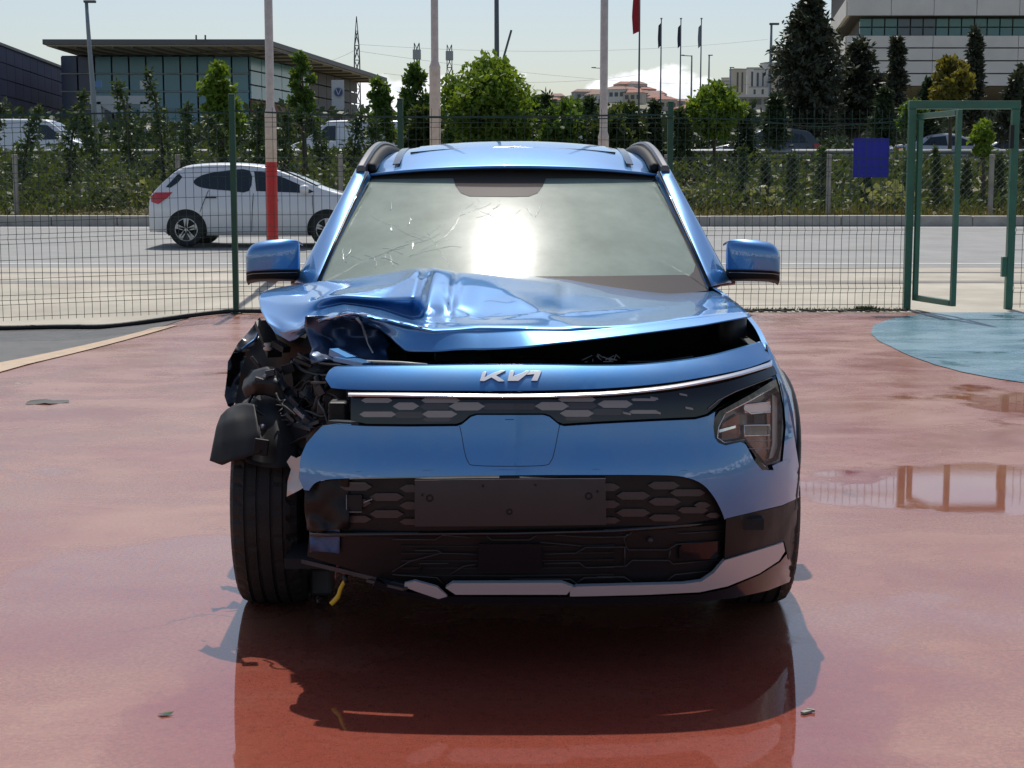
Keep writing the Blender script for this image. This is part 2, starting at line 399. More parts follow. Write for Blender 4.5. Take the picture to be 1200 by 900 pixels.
# ------------------------------------------------------------------ the crashed car
def paint_mat():
    m = mat('blue_metallic_paint', (.042, .225, .54), .36, metal=.62, coat=1.0, coat_r=.025)
    t = m.node_tree; b = t.nodes['Principled BSDF']
    c = N(t, 'ShaderNodeTexCoord')
    d = N(t, 'ShaderNodeTexNoise'); d.inputs['Scale'].default_value = 6; d.inputs['Detail'].default_value = 7; t.links.new(c.outputs['Object'], d.inputs['Vector'])
    r = N(t, 'ShaderNodeMapRange'); r.inputs['From Min'].default_value = .35; r.inputs['From Max'].default_value = .7; r.inputs['To Min'].default_value = .02; r.inputs['To Max'].default_value = .07
    t.links.new(d.outputs['Fac'], r.inputs['Value']); t.links.new(r.outputs[0], b.inputs['Coat Roughness'])
    b.inputs['Coat IOR'].default_value = 1.8
    du = N(t, 'ShaderNodeTexNoise'); du.inputs['Scale'].default_value = 4.5; du.inputs['Detail'].default_value = 9; du.inputs['Roughness'].default_value = .7; t.links.new(c.outputs['Object'], du.inputs['Vector'])
    dr = N(t, 'ShaderNodeMapRange'); dr.inputs['From Min'].default_value = .42; dr.inputs['From Max'].default_value = .72; dr.inputs['To Max'].default_value = .2; t.links.new(du.outputs['Fac'], dr.inputs['Value'])
    dm = N(t, 'ShaderNodeMix', data_type='RGBA'); dm.inputs['A'].default_value = b.inputs['Base Color'].default_value; dm.inputs['B'].default_value = (.27, .29, .30, 1)
    t.links.new(dr.outputs[0], dm.inputs['Factor']); t.links.new(dm.outputs['Result'], b.inputs['Base Color'])
    f = N(t, 'ShaderNodeTexNoise'); f.inputs['Scale'].default_value = 900; t.links.new(c.outputs['Object'], f.inputs['Vector'])
    rr = N(t, 'ShaderNodeMapRange'); rr.inputs['To Min'].default_value = .28; rr.inputs['To Max'].default_value = .46
    t.links.new(f.outputs['Fac'], rr.inputs['Value']); t.links.new(rr.outputs[0], b.inputs['Roughness'])
    return m
M_paint = paint_mat()
M_gloss = mat('gloss_black_trim', (.010, .010, .011), .14, coat=.25, coat_r=.03)
M_plast = mat('black_plastic', (.011, .011, .012), .5, spec=.35, bump=.12, bscale=300, rvar=.1, vscale=12)
M_plast2 = mat('grey_plastic', (.032, .033, .036), .45, rvar=.1, vscale=10)
M_cell = mat('dark_silver_cell', (.06, .06, .062), .4, metal=.2)
M_cell2 = mat('upper_silver_cell', (.30, .30, .29), .36, metal=.35)
M_cell3 = mat('brown_gloss_cell', (.045, .028, .026), .14, coat=.5)
M_chrome = mat('satin_chrome', (.80, .80, .79), .13, metal=1.0)
M_silver = mat('satin_silver_trim', (.60, .62, .65), .4, metal=.1)
M_tyre = mat('tyre_rubber', (.016, .016, .016), .68, bump=.2, bscale=150, rvar=.12, vscale=8)
M_dark = mat('dark_cavity', (.008, .008, .009), .7)
M_metal = mat('bare_steel', (.30, .31, .33), .38, metal=.8, var=.3, vscale=20)
M_dmetal = mat('dark_coated_steel', (.05, .055, .065), .38, metal=.5, var=.35, vscale=14)
M_wht = mat('white_plastic', (.62, .60, .55), .5, var=.1)
M_yel = mat('yellow_cable', (.72, .50, .03), .45)
M_redw = mat('red_cable', (.35, .04, .05), .45)
M_rubber = mat('rubber_hose', (.014, .014, .014), .42)
M_seat = mat('seat_fabric', (.05, .05, .052), .8)
M_dash = mat('dashboard', (.06, .06, .06), .6)
M_sglass = mat('tinted_side_glass', (.012, .016, .016), .04, coat=.5)
M_lens = mat('lamp_lens', (.8, .8, .8), .02, coat=1, alpha=.10)
M_lamp_in = mat('lamp_interior', (.12, .11, .105), .2, metal=.6)
M_led = mat('led_projector', (.85, .87, .88), .15, metal=.1, coat=.5)
M_amber = mat('dark_amber_reflector', (.16, .05, .025), .2, metal=.4)
M_frit = mat('windscreen_border', (.10, .088, .078), .6, coat=1.0, coat_r=.06, spec=0)
M_arm = mat('roof_rail_satin', (.13, .13, .135), .35, metal=.6)
def glass_mat():
    m = mat('dusty_windscreen_glass', (.44, .55, .47), .33, coat=1.0, coat_r=.115, alpha=.5, spec=.06)
    t = m.node_tree; b = t.nodes['Principled BSDF']; c = N(t, 'ShaderNodeTexCoord')
    n = N(t, 'ShaderNodeTexNoise'); n.inputs['Scale'].default_value = 3.2; n.inputs['Detail'].default_value = 7; n.inputs['Roughness'].default_value = .65; t.links.new(c.outputs['Object'], n.inputs['Vector'])
    r = N(t, 'ShaderNodeMapRange'); r.inputs['From Min'].default_value = .3; r.inputs['From Max'].default_value = .72; r.inputs['To Min'].default_value = .44; r.inputs['To Max'].default_value = .66
    t.links.new(n.outputs['Fac'], r.inputs['Value']); t.links.new(r.outputs[0], b.inputs['Alpha'])
    return m
M_glass = glass_mat()
M_crack = mat('glass_crack', (.9, .95, .92), .15, metal=.5)

CX = .004
car = empty('crashed_car', (CX, 6.4, 0), 'blue crossover with crumpled hood and torn left front corner', 'car')
car.matrix_world; CARM = Matrix.Translation((-CX, -6.4, 0))
def own(o):                 # a part is modelled in place, then hung under the car
    o.parent = car; o.matrix_parent_inverse = CARM; return o
PLAN = [(0, 0), (.2, .005), (.4, .026), (.55, .07), (.64, .125), (.72, .21), (.78, .30), (.83, .40), (.867, .52), (.892, .66), (.903, .85), (.906, 1.2)]
TILT = [(.1, .13), (.2, .075), (.3, .03), (.42, .0), (.55, -.005), (.66, .018), (.74, .03), (.77, .037), (.80, .052), (.84, .095), (.88, .16), (.95, .27)]
def fas(x, z): return 4.20 + interp(PLAN, abs(x-CX)) + interp(TILT, z)
def pg(off=0.0):
    def f(px, py):
        p = PS(px, py, fas, off)
        return p if p.y < 4.70 else P(px, py, 4.70 + .25*min(.4, p.y-4.70))     # the cover ends at the wheel arch
    return f
def fpanel(name, poly, m, off=0.0, step=8, thick=.014, parent=None, smooth_outline=0, back=(0, 1, 0)):
    if smooth_outline: poly = crs(poly, smooth_outline, True)
    o = panel(name, poly, pg(off), m, None, step, thick, back)
    return own(o) if parent is None else sub(o, parent)
def sub(o, parent):
    o.parent = parent
    inv = parent.matrix_parent_inverse if parent.parent else Matrix()
    o.matrix_parent_inverse = (Matrix.Translation((CX, 6.4, 0)) @ CARM).inverted() if parent is not car else CARM
    return o
def ftube(name, pts, r, m, off=.004, parent=None, n=6):
    o = MB().tube([PS(x, y, fas, off) for x, y in pts], r, n).build(name, m, None, True)
    return own(o) if parent is None else sub(o, parent)

# --- nose, chrome strip, upper band ------------------------------------------------
nose_top = [(381, 444), (386, 434), (396, 430.5), (430, 429.5), (480, 429), (560, 428), (640, 428), (700, 429), (745, 428), (790, 424), (830, 418), (862, 410), (893, 401)]
nose_bot = [(904, 421), (880, 430), (850, 437), (800, 446), (750, 452), (700, 455.5), (640, 457.5), (597, 458), (540, 458), (460, 457.5), (410, 456.5), (388, 454.5)]
nose = fpanel('nose_panel', crs(nose_top, 4) + crs(nose_bot, 4), M_paint, .012, 7, .03)
chrome_c = crs([(408, 461), (460, 461.5), (540, 462.5), (600, 463), (660, 462), (720, 459.5), (780, 453.5), (830, 445), (870, 436), (905, 425.5)], 6)
mb = MB()
for i, (x, y) in enumerate(chrome_c): pass
rows = [[PS(x, y+dy, fas, of) for x, y in chrome_c] for dy, of in ((-4.0, -.004), (-3.4, .004), (-.6, .016), (2.6, .026), (3.8, .020))]
own(grid('chrome_strip', rows, M_chrome, sub=2))
band_top = crs([(411, 464), (460, 464.5), (540, 466), (600, 466.5), (660, 465.5), (720, 463), (780, 457), (830, 448.5), (872, 439), (907, 429)], 4)
band_bot = [(911, 438), (900, 443), (870, 455), (850, 465), (838, 477), (828, 485), (815, 488.5), (760, 491), (700, 494), (660, 496.5), (653, 494), (645, 487), (638, 484.5), (558, 484.5), (550, 487), (542, 494), (535, 496.5), (480, 497), (430, 496.5), (411, 493)]
band = fpanel('upper_grille_band', band_top + band_bot, M_gloss, .002, 7, .03)
def hexa(cx, cy, w, h): return [(cx-w/2, cy), (cx-w/2+h*.85, cy-h/2), (cx+w/2-h*.85, cy-h/2), (cx+w/2, cy), (cx+w/2-h*.85, cy+h/2), (cx-w/2+h*.85, cy+h/2)]
Z5 = lambda x, y: (460+x/4.615, 380+y/4.615)
for (x0, x1, yc, h, m) in [(155, 365, 412, 26, M_cell2), (895, 1100, 407, 24, M_cell2), (0, 145, 443, 40, M_cell2), (305, 500, 444, 44, M_cell2), (770, 955, 443, 44, M_cell2), (1108, 1300, 432, 40, M_cell2),
                           (160, 350, 486, 36, M_cell2), (905, 1090, 482, 36, M_cell2), (145, 322, 445, 34, M_cell3), (475, 788, 445, 34, M_cell3), (930, 1110, 440, 34, M_cell3),
                           (0, 180, 490, 34, M_cell3), (1070, 1260, 474, 34, M_cell3), (160, 320, 515, 22, M_cell3), (930, 1080, 511, 20, M_cell3), (-180, 20, 487, 30, M_cell2), (-170, 0, 412, 26, M_cell2),
                           (1280, 1440, 474, 20, M_cell2), (1290, 1430, 408, 14, M_cell2)]:
    a = Z5((x0+x1)/2, yc); hh = h/4.615; hx = hexa(a[0], a[1], (x1-x0)/4.615, hh)
    sub(panel('grille_cell', hx, pg(.0045 if m is M_cell2 else .0035), m, None, 9, .004, smooth=False), band)
for (x, y) in [(762, 466), (796, 462), (730, 484), (765, 483), (803, 478)]:
    sub(panel('lamp_dash', [(x, y-1.5), (x+9, y+.2), (x+9.5, y+2.6), (x+.6, y+1)], pg(.005), M_cell2, None, 6, .004, smooth=False), band)
ftube('band_trim_line', [(830, 479), (842, 469), (862, 459), (905, 442)], .0012, M_cell2, .006, band)

# --- bumper cover -------------------------------------------------------------------
low_top = [(362, 575), (368, 567), (380, 562.5), (410, 560.5), (480, 559), (597, 557), (710, 556.5), (780, 557), (806, 560), (824, 568), (837, 583), (846, 600), (850, 612)]
bump_poly = ([(352, 536), (359, 520), (369, 508), (377, 500), (396, 497.5)] + [(430, 499.5), (480, 500), (535, 499.5), (543, 497), (551, 490), (559, 487.5), (637, 487.5), (644, 490), (652, 497), (661, 499.5), (700, 497), (760, 494), (815, 491.5)]
    + [(830, 487.5), (838, 482.5), (836, 500), (837.5, 513), (842, 519), (850, 522), (868, 518), (874, 521), (884, 540), (893, 551), (906, 551), (917, 543), (921, 500), (918, 462), (914, 446), (921, 462), (929, 500), (936, 545), (938, 575), (936.5, 583), (917, 592)]
    + [(851, 607.5)] + crs(low_top[::-1], 3)[1:] + [(356, 574), (350, 560)])
bumper = fpanel('bumper_cover', bump_poly, M_paint, .004, 6, .02)
# charging flap: a lid and the dark joint round it
flap = crs([(539, 499), (541.5, 510), (545, 530), (549, 541), (556, 545), (597, 546), (637, 545), (645, 540.5), (649, 530), (653, 510), (655.5, 498)], 4)
flap_full = flap + [(651, 494.5), (644, 488.6), (637, 486.4), (559, 486.4), (552, 488.6), (545, 494.5)]
ftube('flap_joint', flap, .0022, M_dark, .0035)
fpanel('charging_flap', flap_full, M_paint, .0062, 7, .006)
ftube('flap_notch', [(592, 491.5), (602, 491.5)], .0012, M_dark, .0055)
ftube('bumper_crease', [(352, 556), (420, 552.5), (500, 551), (597, 550.5), (700, 550), (800, 551), (835, 555)], .0009, M_paint, .004)

# --- lower opening ------------------------------------------------------------------
low_poly = [(p[0], p[1]+1) for p in crs(low_top, 3)] + [(851, 655), (832, 674), (812, 683), (670, 688), (530, 688), (480, 684), (440, 676), (400, 664), (360, 652), (363, 620), (358, 600)]
lower = fpanel('lower_grille', low_poly, M_plast, -.030, 8, .01)
lowr = [(711, 571, 24, 9), (742, 581, 40, 9), (711, 591, 24, 9), (742, 601, 40, 9), (711, 610, 24, 7), (778, 569, 38, 9), (806, 577.5, 42, 8), (779, 588, 38, 9), (779, 607, 38, 8), (823, 592, 20, 7), (836, 604, 18, 6), (812, 598, 36, 7)]
for (x, y, w_, h_) in lowr:
    for s in (1, -1):
        if s < 0 and (x > 795): continue
        xx = x if s > 0 else 1195-x
        sub(panel('grille_cell', hexa(xx+ (4 if x < 720 and s > 0 else -4 if x < 720 else 0), y+(1.5 if s < 0 else 0), w_, h_), pg(-.022), M_cell, None, 9, .006, smooth=False), lower)
ftube('grille_shelf', [(364, 626), (420, 626), (597, 625), (720, 622), (848, 612)], .008, M_gloss, -.018, lower)
Z8 = lambda x, y: (700+x/4.5, 540+y/4.5)
for pl in ([(0, 405), (145, 400), (180, 380)], [(0, 455), (150, 455), (165, 470), (370, 470), (420, 440), (670, 420)], [(420, 385), (670, 370)], [(0, 562), (150, 556), (185, 525), (375, 525), (400, 545), (655, 520)],
           [(0, 612), (140, 612), (185, 640)], [(370, 628), (410, 600), (590, 580)], [(145, 458), (145, 555)], [(160, 385), (140, 410), (160, 470)], [(375, 525), (385, 470)]):
    ftube('grille_bar', [Z8(x, y) for x, y in pl], .0022, M_plast2, -.021, lower, 5)
Z6 = lambda x, y: (460+x/4.615, 540+y/4.615)
for pl in ([(0, 425), (230, 428), (270, 402), (420, 415)], [(505, 402), (535, 428), (740, 428), (780, 402)], [(820, 505), (990, 500), (1045, 468), (1200, 468)], [(820, 555), (1010, 552), (1045, 578), (1200, 575)],
           [(0, 600), (90, 545), (260, 500), (460, 505)], [(310, 615), (385, 570), (460, 558)], [(120, 485), (240, 485), (270, 500)], [(150, 600), (150, 555), (300, 555)], [(640, 640), (960, 640), (1005, 670), (1200, 672)],
           [(1000, 655), (1040, 632), (1200, 630)], [(800, 440), (1020, 460)], [(880, 402), (1030, 412), (1200, 412)], [(0, 615), (240, 632), (280, 670)]):
    ftube('grille_bar', [Z6(x, y) for x, y in pl], .0022, M_plast2, -.021, lower, 5)
sub(panel('radar_cover', [(561, 638), (634, 638), (635, 669), (560, 670)], pg(-.012), M_gloss, None, 9, .02, smooth=False), lower)
for x0, y0, x1, y1 in ((796, 638, 844, 656),):
    sub(panel('sensor_frame', [(x0, y0+4), (x0+4, y0), (x1, y0-4), (x1, y1-6), (x1-5, y1-1), (x0, y1)], pg(-.018), M_gloss, None, 9, .01, smooth=False), lower)
b_ = PS(762, 633, fas, -.016)
own(MB().lathe([(0, -.006), (.006, -.006), (.008, 0), (.008, .01)], b_, 'Y', 16).build('parking_sensor', M_plast2, None, True))
# slats seen dimly behind the lower opening
for k in range(5):
    ftube('radiator_slat', [(470, 640+k*8.5), (597, 640.5+k*8.5), (720, 639+k*8.5)], .004, M_dark, -.026, lower, 4)
# plate holder
plate = fpanel('plate_holder', [(486, 563), (597, 561.5), (709.5, 561), (710.5, 615), (597, 616.5), (486, 617)], M_plast2, .010, 12, .045)
ftube('holder_edge', [(486, 562.8), (597, 561.3), (709.5, 560.8)], .0016, M_cell2, .011, plate)
for (x, y, r_) in ((503.5, 584, .010), (690, 581.5, .010), (597, 600, .0085), (566, 569.5, .003), (627.5, 568.5, .003), (495, 580, .003), (700, 576, .003)):
    c_ = PS(x, y, fas, .012)
    sub(MB().lathe([(0, .004), (r_*.55, .004), (r_*.6, 0), (r_, -.001), (r_*1.05, .004)], c_, 'Y', 16).build('screw_hole' , M_dark, None, True), plate)
own(MB().box(PS(597, 559, fas, .004), (.055, .02, .006)).build('camera_bezel', M_plast, None, bevel=.002))
# crushed end of the lower grille
cr_rows = []
rnd = random.Random(4)
for j, yy in enumerate((563, 575, 587, 600, 612, 623)):
    cr_rows.append([PS(x+(rnd.uniform(-3, 3) if 0 < i < 5 else 0), yy + rnd.uniform(-2, 2) + (x-362)*-.06, fas, -.012+rnd.uniform(-.016, .012)) for i, x in enumerate((357+(3 if j > 3 else 0), 366, 376, 387, 398, 409))])
own(grid('crushed_grille_end', cr_rows, M_plast, sub=4, solid=.003, ten=.4))
cr_rows = [[PS(x, yy+rnd.uniform(-1.5, 1.5), fas, -.02+rnd.uniform(-.012, .01)) for x in (363, 374, 386, 398)] for yy in (618, 628, 640, 648)]
own(grid('scraped_bumper_corner', cr_rows, mat('scraped_blue', (.04, .09, .2), .5, var=.5, vscale=30), sub=3, solid=.003))
sub(panel('missing_cell_frame', [(406, 580), (424, 580), (424, 600), (406, 600)], pg(-.014), M_dark, None, 9, .006, smooth=False), lower)
ftube('torn_edge', [(406, 580), (406, 600), (424, 600)], .0014, M_cell2, -.010, lower)
ftube('torn_edge', [(426, 589), (436, 585)], .0022, M_cell2, -.010, lower)

# --- lower lip, silver trim, corner cladding --------------------------------------
fpanel('corner_cladding', [(851, 608), (917, 593), (934, 584), (936, 600), (934, 640), (928, 662), (924, 655), (919, 634), (849, 656)], M_plast, .004, 8, .02)
sil_top = [(668, 690), (676, 687.5), (740, 686), (800, 684.5), (822, 681.5), (836, 672), (849, 657), (885, 646), (918, 636)]
sil_bot = [(920, 646), (913, 657), (890, 672), (853, 687), (820, 694), (760, 697), (700, 698.5), (668, 699)]
fpanel('skid_trim', sil_top + sil_bot, M_silver, .012, 7, .03)
fpanel('skid_trim', [(522, 689), (530, 683.5), (658, 683), (672, 688), (664, 697), (534, 697)], M_silver, .014, 7, .03)
fpanel('skid_trim_chip', [(474, 684), (486, 681), (512, 688), (524, 699), (514, 702), (490, 694), (474, 688)], M_silver, .018, 7, .02)
lip_top = [(440, 681), (480, 694), (522, 699), (600, 699.5), (664, 699.5), (700, 700), (760, 699), (820, 696.5), (853, 689.5), (890, 674), (914, 659), (923, 648), (927, 660), (929, 670)]
lip_bot = [(925, 682), (900, 692), (860, 701), (800, 707.5), (700, 710), (600, 709.5), (520, 707), (470, 698), (436, 688)]
fpanel('lower_lip', lip_top + lip_bot, M_gloss, .002, 8, .12)
# broken bumper support hanging at the left
own(MB().bar(P(356, 657, 4.5), P(480, 687, 4.26), .02, .012).bar(P(380, 651, 4.45), P(476, 672, 4.3), .016, .01).build('broken_support_bar', M_dmetal))
own(MB().bar(P(432, 680, 4.33), P(475, 690, 4.24), .018, .008).build('support_bar_end', M_plast2))

# --- left end of the nose: bracket and stub ----------------------------------------
own(MB().box(P(397, 482, 4.40), (.05, .08, .06)).build('headlight_bracket', M_plast, None, bevel=.006))
own(MB().bar(P(388, 494, 4.33), P(424, 496, 4.28), .03, .008).build('bracket_strip', M_dmetal))

# --- headlight ----------------------------------------------------------------------
fpanel('headlight_surround', [(873, 521), (867, 518), (850, 523), (841, 520), (836, 514), (836, 492), (843, 482), (856, 475), (880, 462), (902, 448), (911, 443), (917, 450), (924, 478), (925, 520), (919, 542), (905, 553), (893, 552), (884, 541), (886, 536), (897, 547), (912, 538), (915.5, 520), (917, 480), (914, 462), (908, 453), (880, 468.5), (850, 484), (842, 500), (840.5, 513), (849, 519), (872, 515.5)], M_gloss, -.004, 6, .05)
hl_poly = [(850, 484), (880, 468.5), (908, 453), (914, 462), (917, 480), (915.5, 520), (912, 538), (897, 547), (886, 536), (872, 515.5), (849, 519), (840.5, 513), (842, 500)]
hl = fpanel('headlight', hl_poly, M_lamp_in, -.05, 6, .03)
for n_, poly, m, of in (('led_module', [(872, 474.5), (902, 471), (903, 483), (873, 484)], M_led, -.024), ('led_module', [(872, 498.5), (902, 498), (902, 510), (872, 511)], M_lamp_in, -.024),
                        ('reflector', [(846, 497), (866, 485), (868, 512), (846, 514)], M_amber, -.034), ('reflector', [(872, 512), (900, 511), (906, 536), (897, 543)], M_amber, -.036), ('reflector', [(884, 486), (896, 486), (896, 497), (884, 497)], M_dark, -.03),
                        ('light_guide', [(905, 462), (911, 466), (911, 524), (906, 536), (901, 538), (905, 520)], M_cell2, -.026), ('light_guide', [(843, 503.5), (862, 498.5), (862, 501.5), (843, 507)], M_chrome, -.022),
                        ('reflector', [(898, 470), (904, 466), (906, 520), (900, 530)], M_amber, -.032)):
    sub(panel(n_, poly, pg(of), m, None, 5, .008, smooth=False), hl)
ftube('module_frame', [(872, 498.5), (902, 498), (902, 510), (872, 511), (872, 498.5)], .0018, M_chrome, -.018, hl)
ftube('module_frame', [(872, 474.5), (902, 471), (903, 483), (880, 485), (872, 480), (872, 474.5)], .0018, M_chrome, -.018, hl)
for y in (517, 526): ftube('lamp_rib', [(876, y), (903, y-1)], .0012, M_cell2, -.024, hl)
ftube('headlight_rim', [(850, 484), (880, 468.5), (908, 453)], .0032, M_chrome, -.008, hl)
ftube('headlight_rim', [(850, 484), (842, 500), (840.5, 513), (849, 519), (872, 515.5)], .0018, M_chrome, -.008, hl)
ftube('headlight_rim', [(886, 538), (897, 547.5), (912, 538)], .0022, M_chrome, -.008, hl)
sub(panel('lens', hl_poly, pg(-.004), M_lens, None, 6, .006), hl)
fpanel('blue_corner_tab', [(905, 546), (925, 537), (927.5, 541), (907, 551)], M_paint, .010, 6, .012)

fpanel('fender_tip', [(898, 402), (906, 416), (914, 441), (922, 470), (929, 505), (936, 548), (937, 566), (931, 560), (925, 524), (920, 485), (914, 453), (908, 434), (902, 420)], M_paint, .001, 6, .03)
# --- emblem on the nose -------------------------------------------------------------
zl = lambda pts: [(460+x/4.615, 380+y/4.615) for x, y in pts]
M_emb = mat('emblem_white_metal', (.86, .87, .88), .2, metal=.15, coat=.5)
logo = [[(472, 306), (487, 258), (510, 256), (497, 287), (548, 262), (588, 250), (612, 250), (560, 276), (606, 308), (572, 309), (535, 287), (496, 307)],
        [(622, 306), (634, 252), (660, 252), (650, 282), (700, 264), (722, 252), (744, 252), (720, 274), (680, 306), (648, 306)],
        [(724, 273), (747, 252), (806, 252), (783, 305), (750, 305), (768, 269)]]
for poly in logo:
    fpanel('emblem_letter', zl(poly), M_emb, .017, 4, .006)

# --- hood ---------------------------------------------------------------------------
H_ = [
 [(345, 338, 5.95), (365, 335, 5.9), (385, 334, 5.86), (410, 332, 5.83), (440, 330, 5.8), (470, 328, 5.78), (490, 326, 5.77), (510, 325, 5.76), (535, 324, 5.75), (570, 323, 5.73), (610, 323, 5.73), (660, 327.5, 5.74), (720, 336, 5.78), (780, 343, 5.85), (838, 340, 5.95)],
 [(322, 338, 5.75), (347, 334, 5.7), (377, 330, 5.6), (407, 327, 5.55), (442, 322, 5.5), (472, 317, 5.45), (490, 314.5, 5.40), (510, 315.5, 5.42), (535, 318.5, 5.42), (570, 322.5, 5.42), (610, 328, 5.42), (660, 334, 5.45), (720, 342, 5.5), (785, 347, 5.55), (846, 345, 5.6)],
 [(305, 344, 5.5), (335, 343, 5.4), (367, 341, 5.3), (400, 340, 5.25), (433, 337, 5.2), (467, 332, 5.15), (489, 327, 5.07), (506, 333, 5.15), (530, 335, 5.12), (565, 338, 5.14), (610, 342, 5.12), (660, 346, 5.16), (725, 351, 5.2), (795, 353, 5.25), (856, 350.5, 5.3)],
 [(303, 351, 5.35), (330, 356, 5.2), (357, 357, 5.06), (378, 350, 5.0), (402, 347, 4.97), (450, 350, 4.94), (484, 350, 4.82), (502, 356, 4.93), (528, 357, 4.86), (563, 357, 4.92), (610, 357, 4.88), (660, 360, 4.92), (730, 362, 4.95), (805, 360, 5.0), (865, 356.5, 5.05)],
 [(306, 364, 5.2), (327, 374, 5.05), (351, 379, 4.95), (376, 363, 4.99), (402, 356, 5.00), (445, 362, 4.98), (483, 372, 4.90), (503, 373, 4.84), (528, 371, 4.77), (562, 371, 4.76), (612, 372, 4.70), (665, 374, 4.71), (735, 373, 4.72), (812, 366, 4.78), (871, 361.5, 4.85)],
 [(313, 377, 5.05), (331, 388, 4.95), (352, 385, 4.84), (378, 374, 4.74), (412, 367, 4.66), (445, 373, 4.62), (480, 380, 4.58), (508, 386, 4.55), (531, 385, 4.54), (562, 382.5, 4.53), (615, 383, 4.5), (668, 385, 4.5), (738, 380, 4.53), (818, 371, 4.62), (875, 366, 4.72)],
 [(316, 381, 5.03), (333, 391, 4.94), (354, 386.5, 4.85), (379, 376.5, 4.76), (412, 369.5, 4.68), (445, 376, 4.64), (480, 387, 4.575), (508, 392, 4.535), (531, 391, 4.525), (562, 389.5, 4.515), (615, 389, 4.48), (668, 389.5, 4.48), (739, 383.5, 4.51), (820, 374, 4.60), (877, 367.5, 4.70)],
 [(323, 391, 4.98), (341, 400, 4.92), (358, 391, 4.87), (382, 381, 4.80), (413, 374.5, 4.72), (446, 386, 4.66), (475, 411, 4.56), (508, 412.5, 4.50), (531, 411, 4.48), (562, 410, 4.46), (618, 407, 4.42), (672, 401, 4.42), (742, 392, 4.45), (824, 381.5, 4.53), (880, 371, 4.64)],
]
def hood_disp(u, v, q):
    d = Vector()
    # fine rumpling, strongest in the folded corner
    k = math.exp(-((u-.25)/.13)**2)*max(0, min(1, (v-.62)/.12))
    d += Vector((0, .012*k*noise.noise(Vector((u*46, v*24, 1.3))), .010*k*noise.noise(Vector((u*40, v*22, 7.7)))))
    d.z += .0022*noise.noise(Vector((u*11, v*7, 3.0)))
    # upright crease lines
    w1 = math.exp(-abs(u-.572)/.006)*max(0, min(1, (v-.08)/.1))*max(0, min(1, (.66-v)/.12)); d.z -= .010*w1
    w2 = math.exp(-abs(u-.79+.02*v)/.006)*max(0, min(1, (v-.02)/.1))*max(0, min(1, (.62-v)/.15)); d.z -= .008*w2
    w3 = math.exp(-abs(u-.70-.25*(v-.35))/.02)*max(0, min(1, (v-.2)/.2))*max(0, min(1, (.85-v)/.2)); d.z += .008*w3
    # long pressed folds running out from the impact
    for (u0, v0, u1, v1, w_, h_) in ((.50, .10, .44, .56, .012, .012), (.46, .16, .30, .42, .012, .010), (.53, .30, .66, .62, .010, -.008), (.60, .20, .55, .62, .008, -.007), (.66, .62, .92, .40, .012, .005), (.40, .60, .60, .66, .008, .004)):
        dx, dy = u1-u0, v1-v0; t = max(0, min(1, ((u-u0)*dx+(v-v0)*dy)/(dx*dx+dy*dy))); ds = math.hypot(u-u0-t*dx, v-v0-t*dy)
        d.z += h_*math.exp(-ds/w_)*min(1, 4*t+.15)*min(1, 4*(1-t)+.15)
    return d
hood = own(grid('hood', [[P(*p) for p in r] for r in H_], M_paint, sub=9, disp=hood_disp, solid=.0035, ten=.42))
own(MB().tube([P(x, y, d) for x, y, d in ((356, 384, 4.83), (378, 374.5, 4.735), (412, 367, 4.655), (430, 370, 4.635))], .0028, 6).build('bent_hood_edge', M_chrome, None, True))
own(MB().tube([P(x, y, 5.03) for x, y in ((601, 358.5), (607, 359.5), (611, 357), (609, 355))], .0018, 5).build('paint_chip', M_dark, None, True))
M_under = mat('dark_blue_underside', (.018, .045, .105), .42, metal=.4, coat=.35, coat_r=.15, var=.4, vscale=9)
M_prim = mat('bare_primer', (.42, .43, .44), .5)
rnd = random.Random(71)
for (x, y, d, a) in ((371, 376, 4.745, -.3), (394, 371, 4.69, -.2), (420, 368.5, 4.645, .1), (447, 374, 4.612, .15), (468, 378.5, 4.588, .15), (352, 384, 4.82, -.4), (489, 383, 4.56, .1)):
    pts = [P(x+math.cos(a)*q*4+rnd.uniform(-.6, .6), y+math.sin(a)*q*4+rnd.uniform(-.5, .5)-.6, d-.005) for q in range(4)]
    own(MB().tube(pts, [.0008, .0016, .0013, .0006], 5).build('paint_chip', M_prim, None, True))
# crumpled metal under the fold
rnd = random.Random(9); rows = []
for j, (y0, d0) in enumerate(((372, 4.76), (384, 4.79), (396, 4.80), (408, 4.74), (418, 4.68), (427, 4.62))):
    rows.append([P(358+i*13+rnd.uniform(-4, 4)+j*2, y0+rnd.uniform(-3, 3)+i*.7-j*.6, d0+rnd.uniform(-.035, .035)-.012*i) for i in range(8)])
own(grid('crumpled_inner_hood', rows, M_under, sub=4, solid=.003, ten=.35))
own(MB().tube([P(x, y, d) for x, y, d in ((418, 372, 4.64), (424, 380, 4.65), (428, 392, 4.66), (431, 402, 4.66), (437, 414, 4.63))], [.006, .004, .005, .003, .004], 6).build('torn_seam', M_metal, None, True))
own(MB().bar(P(398, 420, 4.58), P(432, 427, 4.5), .05, .012).bar(P(392, 412, 4.62), P(412, 422, 4.56), .04, .02).build('bent_latch_panel', M_paint))
own(MB().tube([P(430, 423.5, 4.52), P(470, 425, 4.47), P(500, 427.5, 4.42)], .004, 6).build('hood_seal', M_wht, None, True))

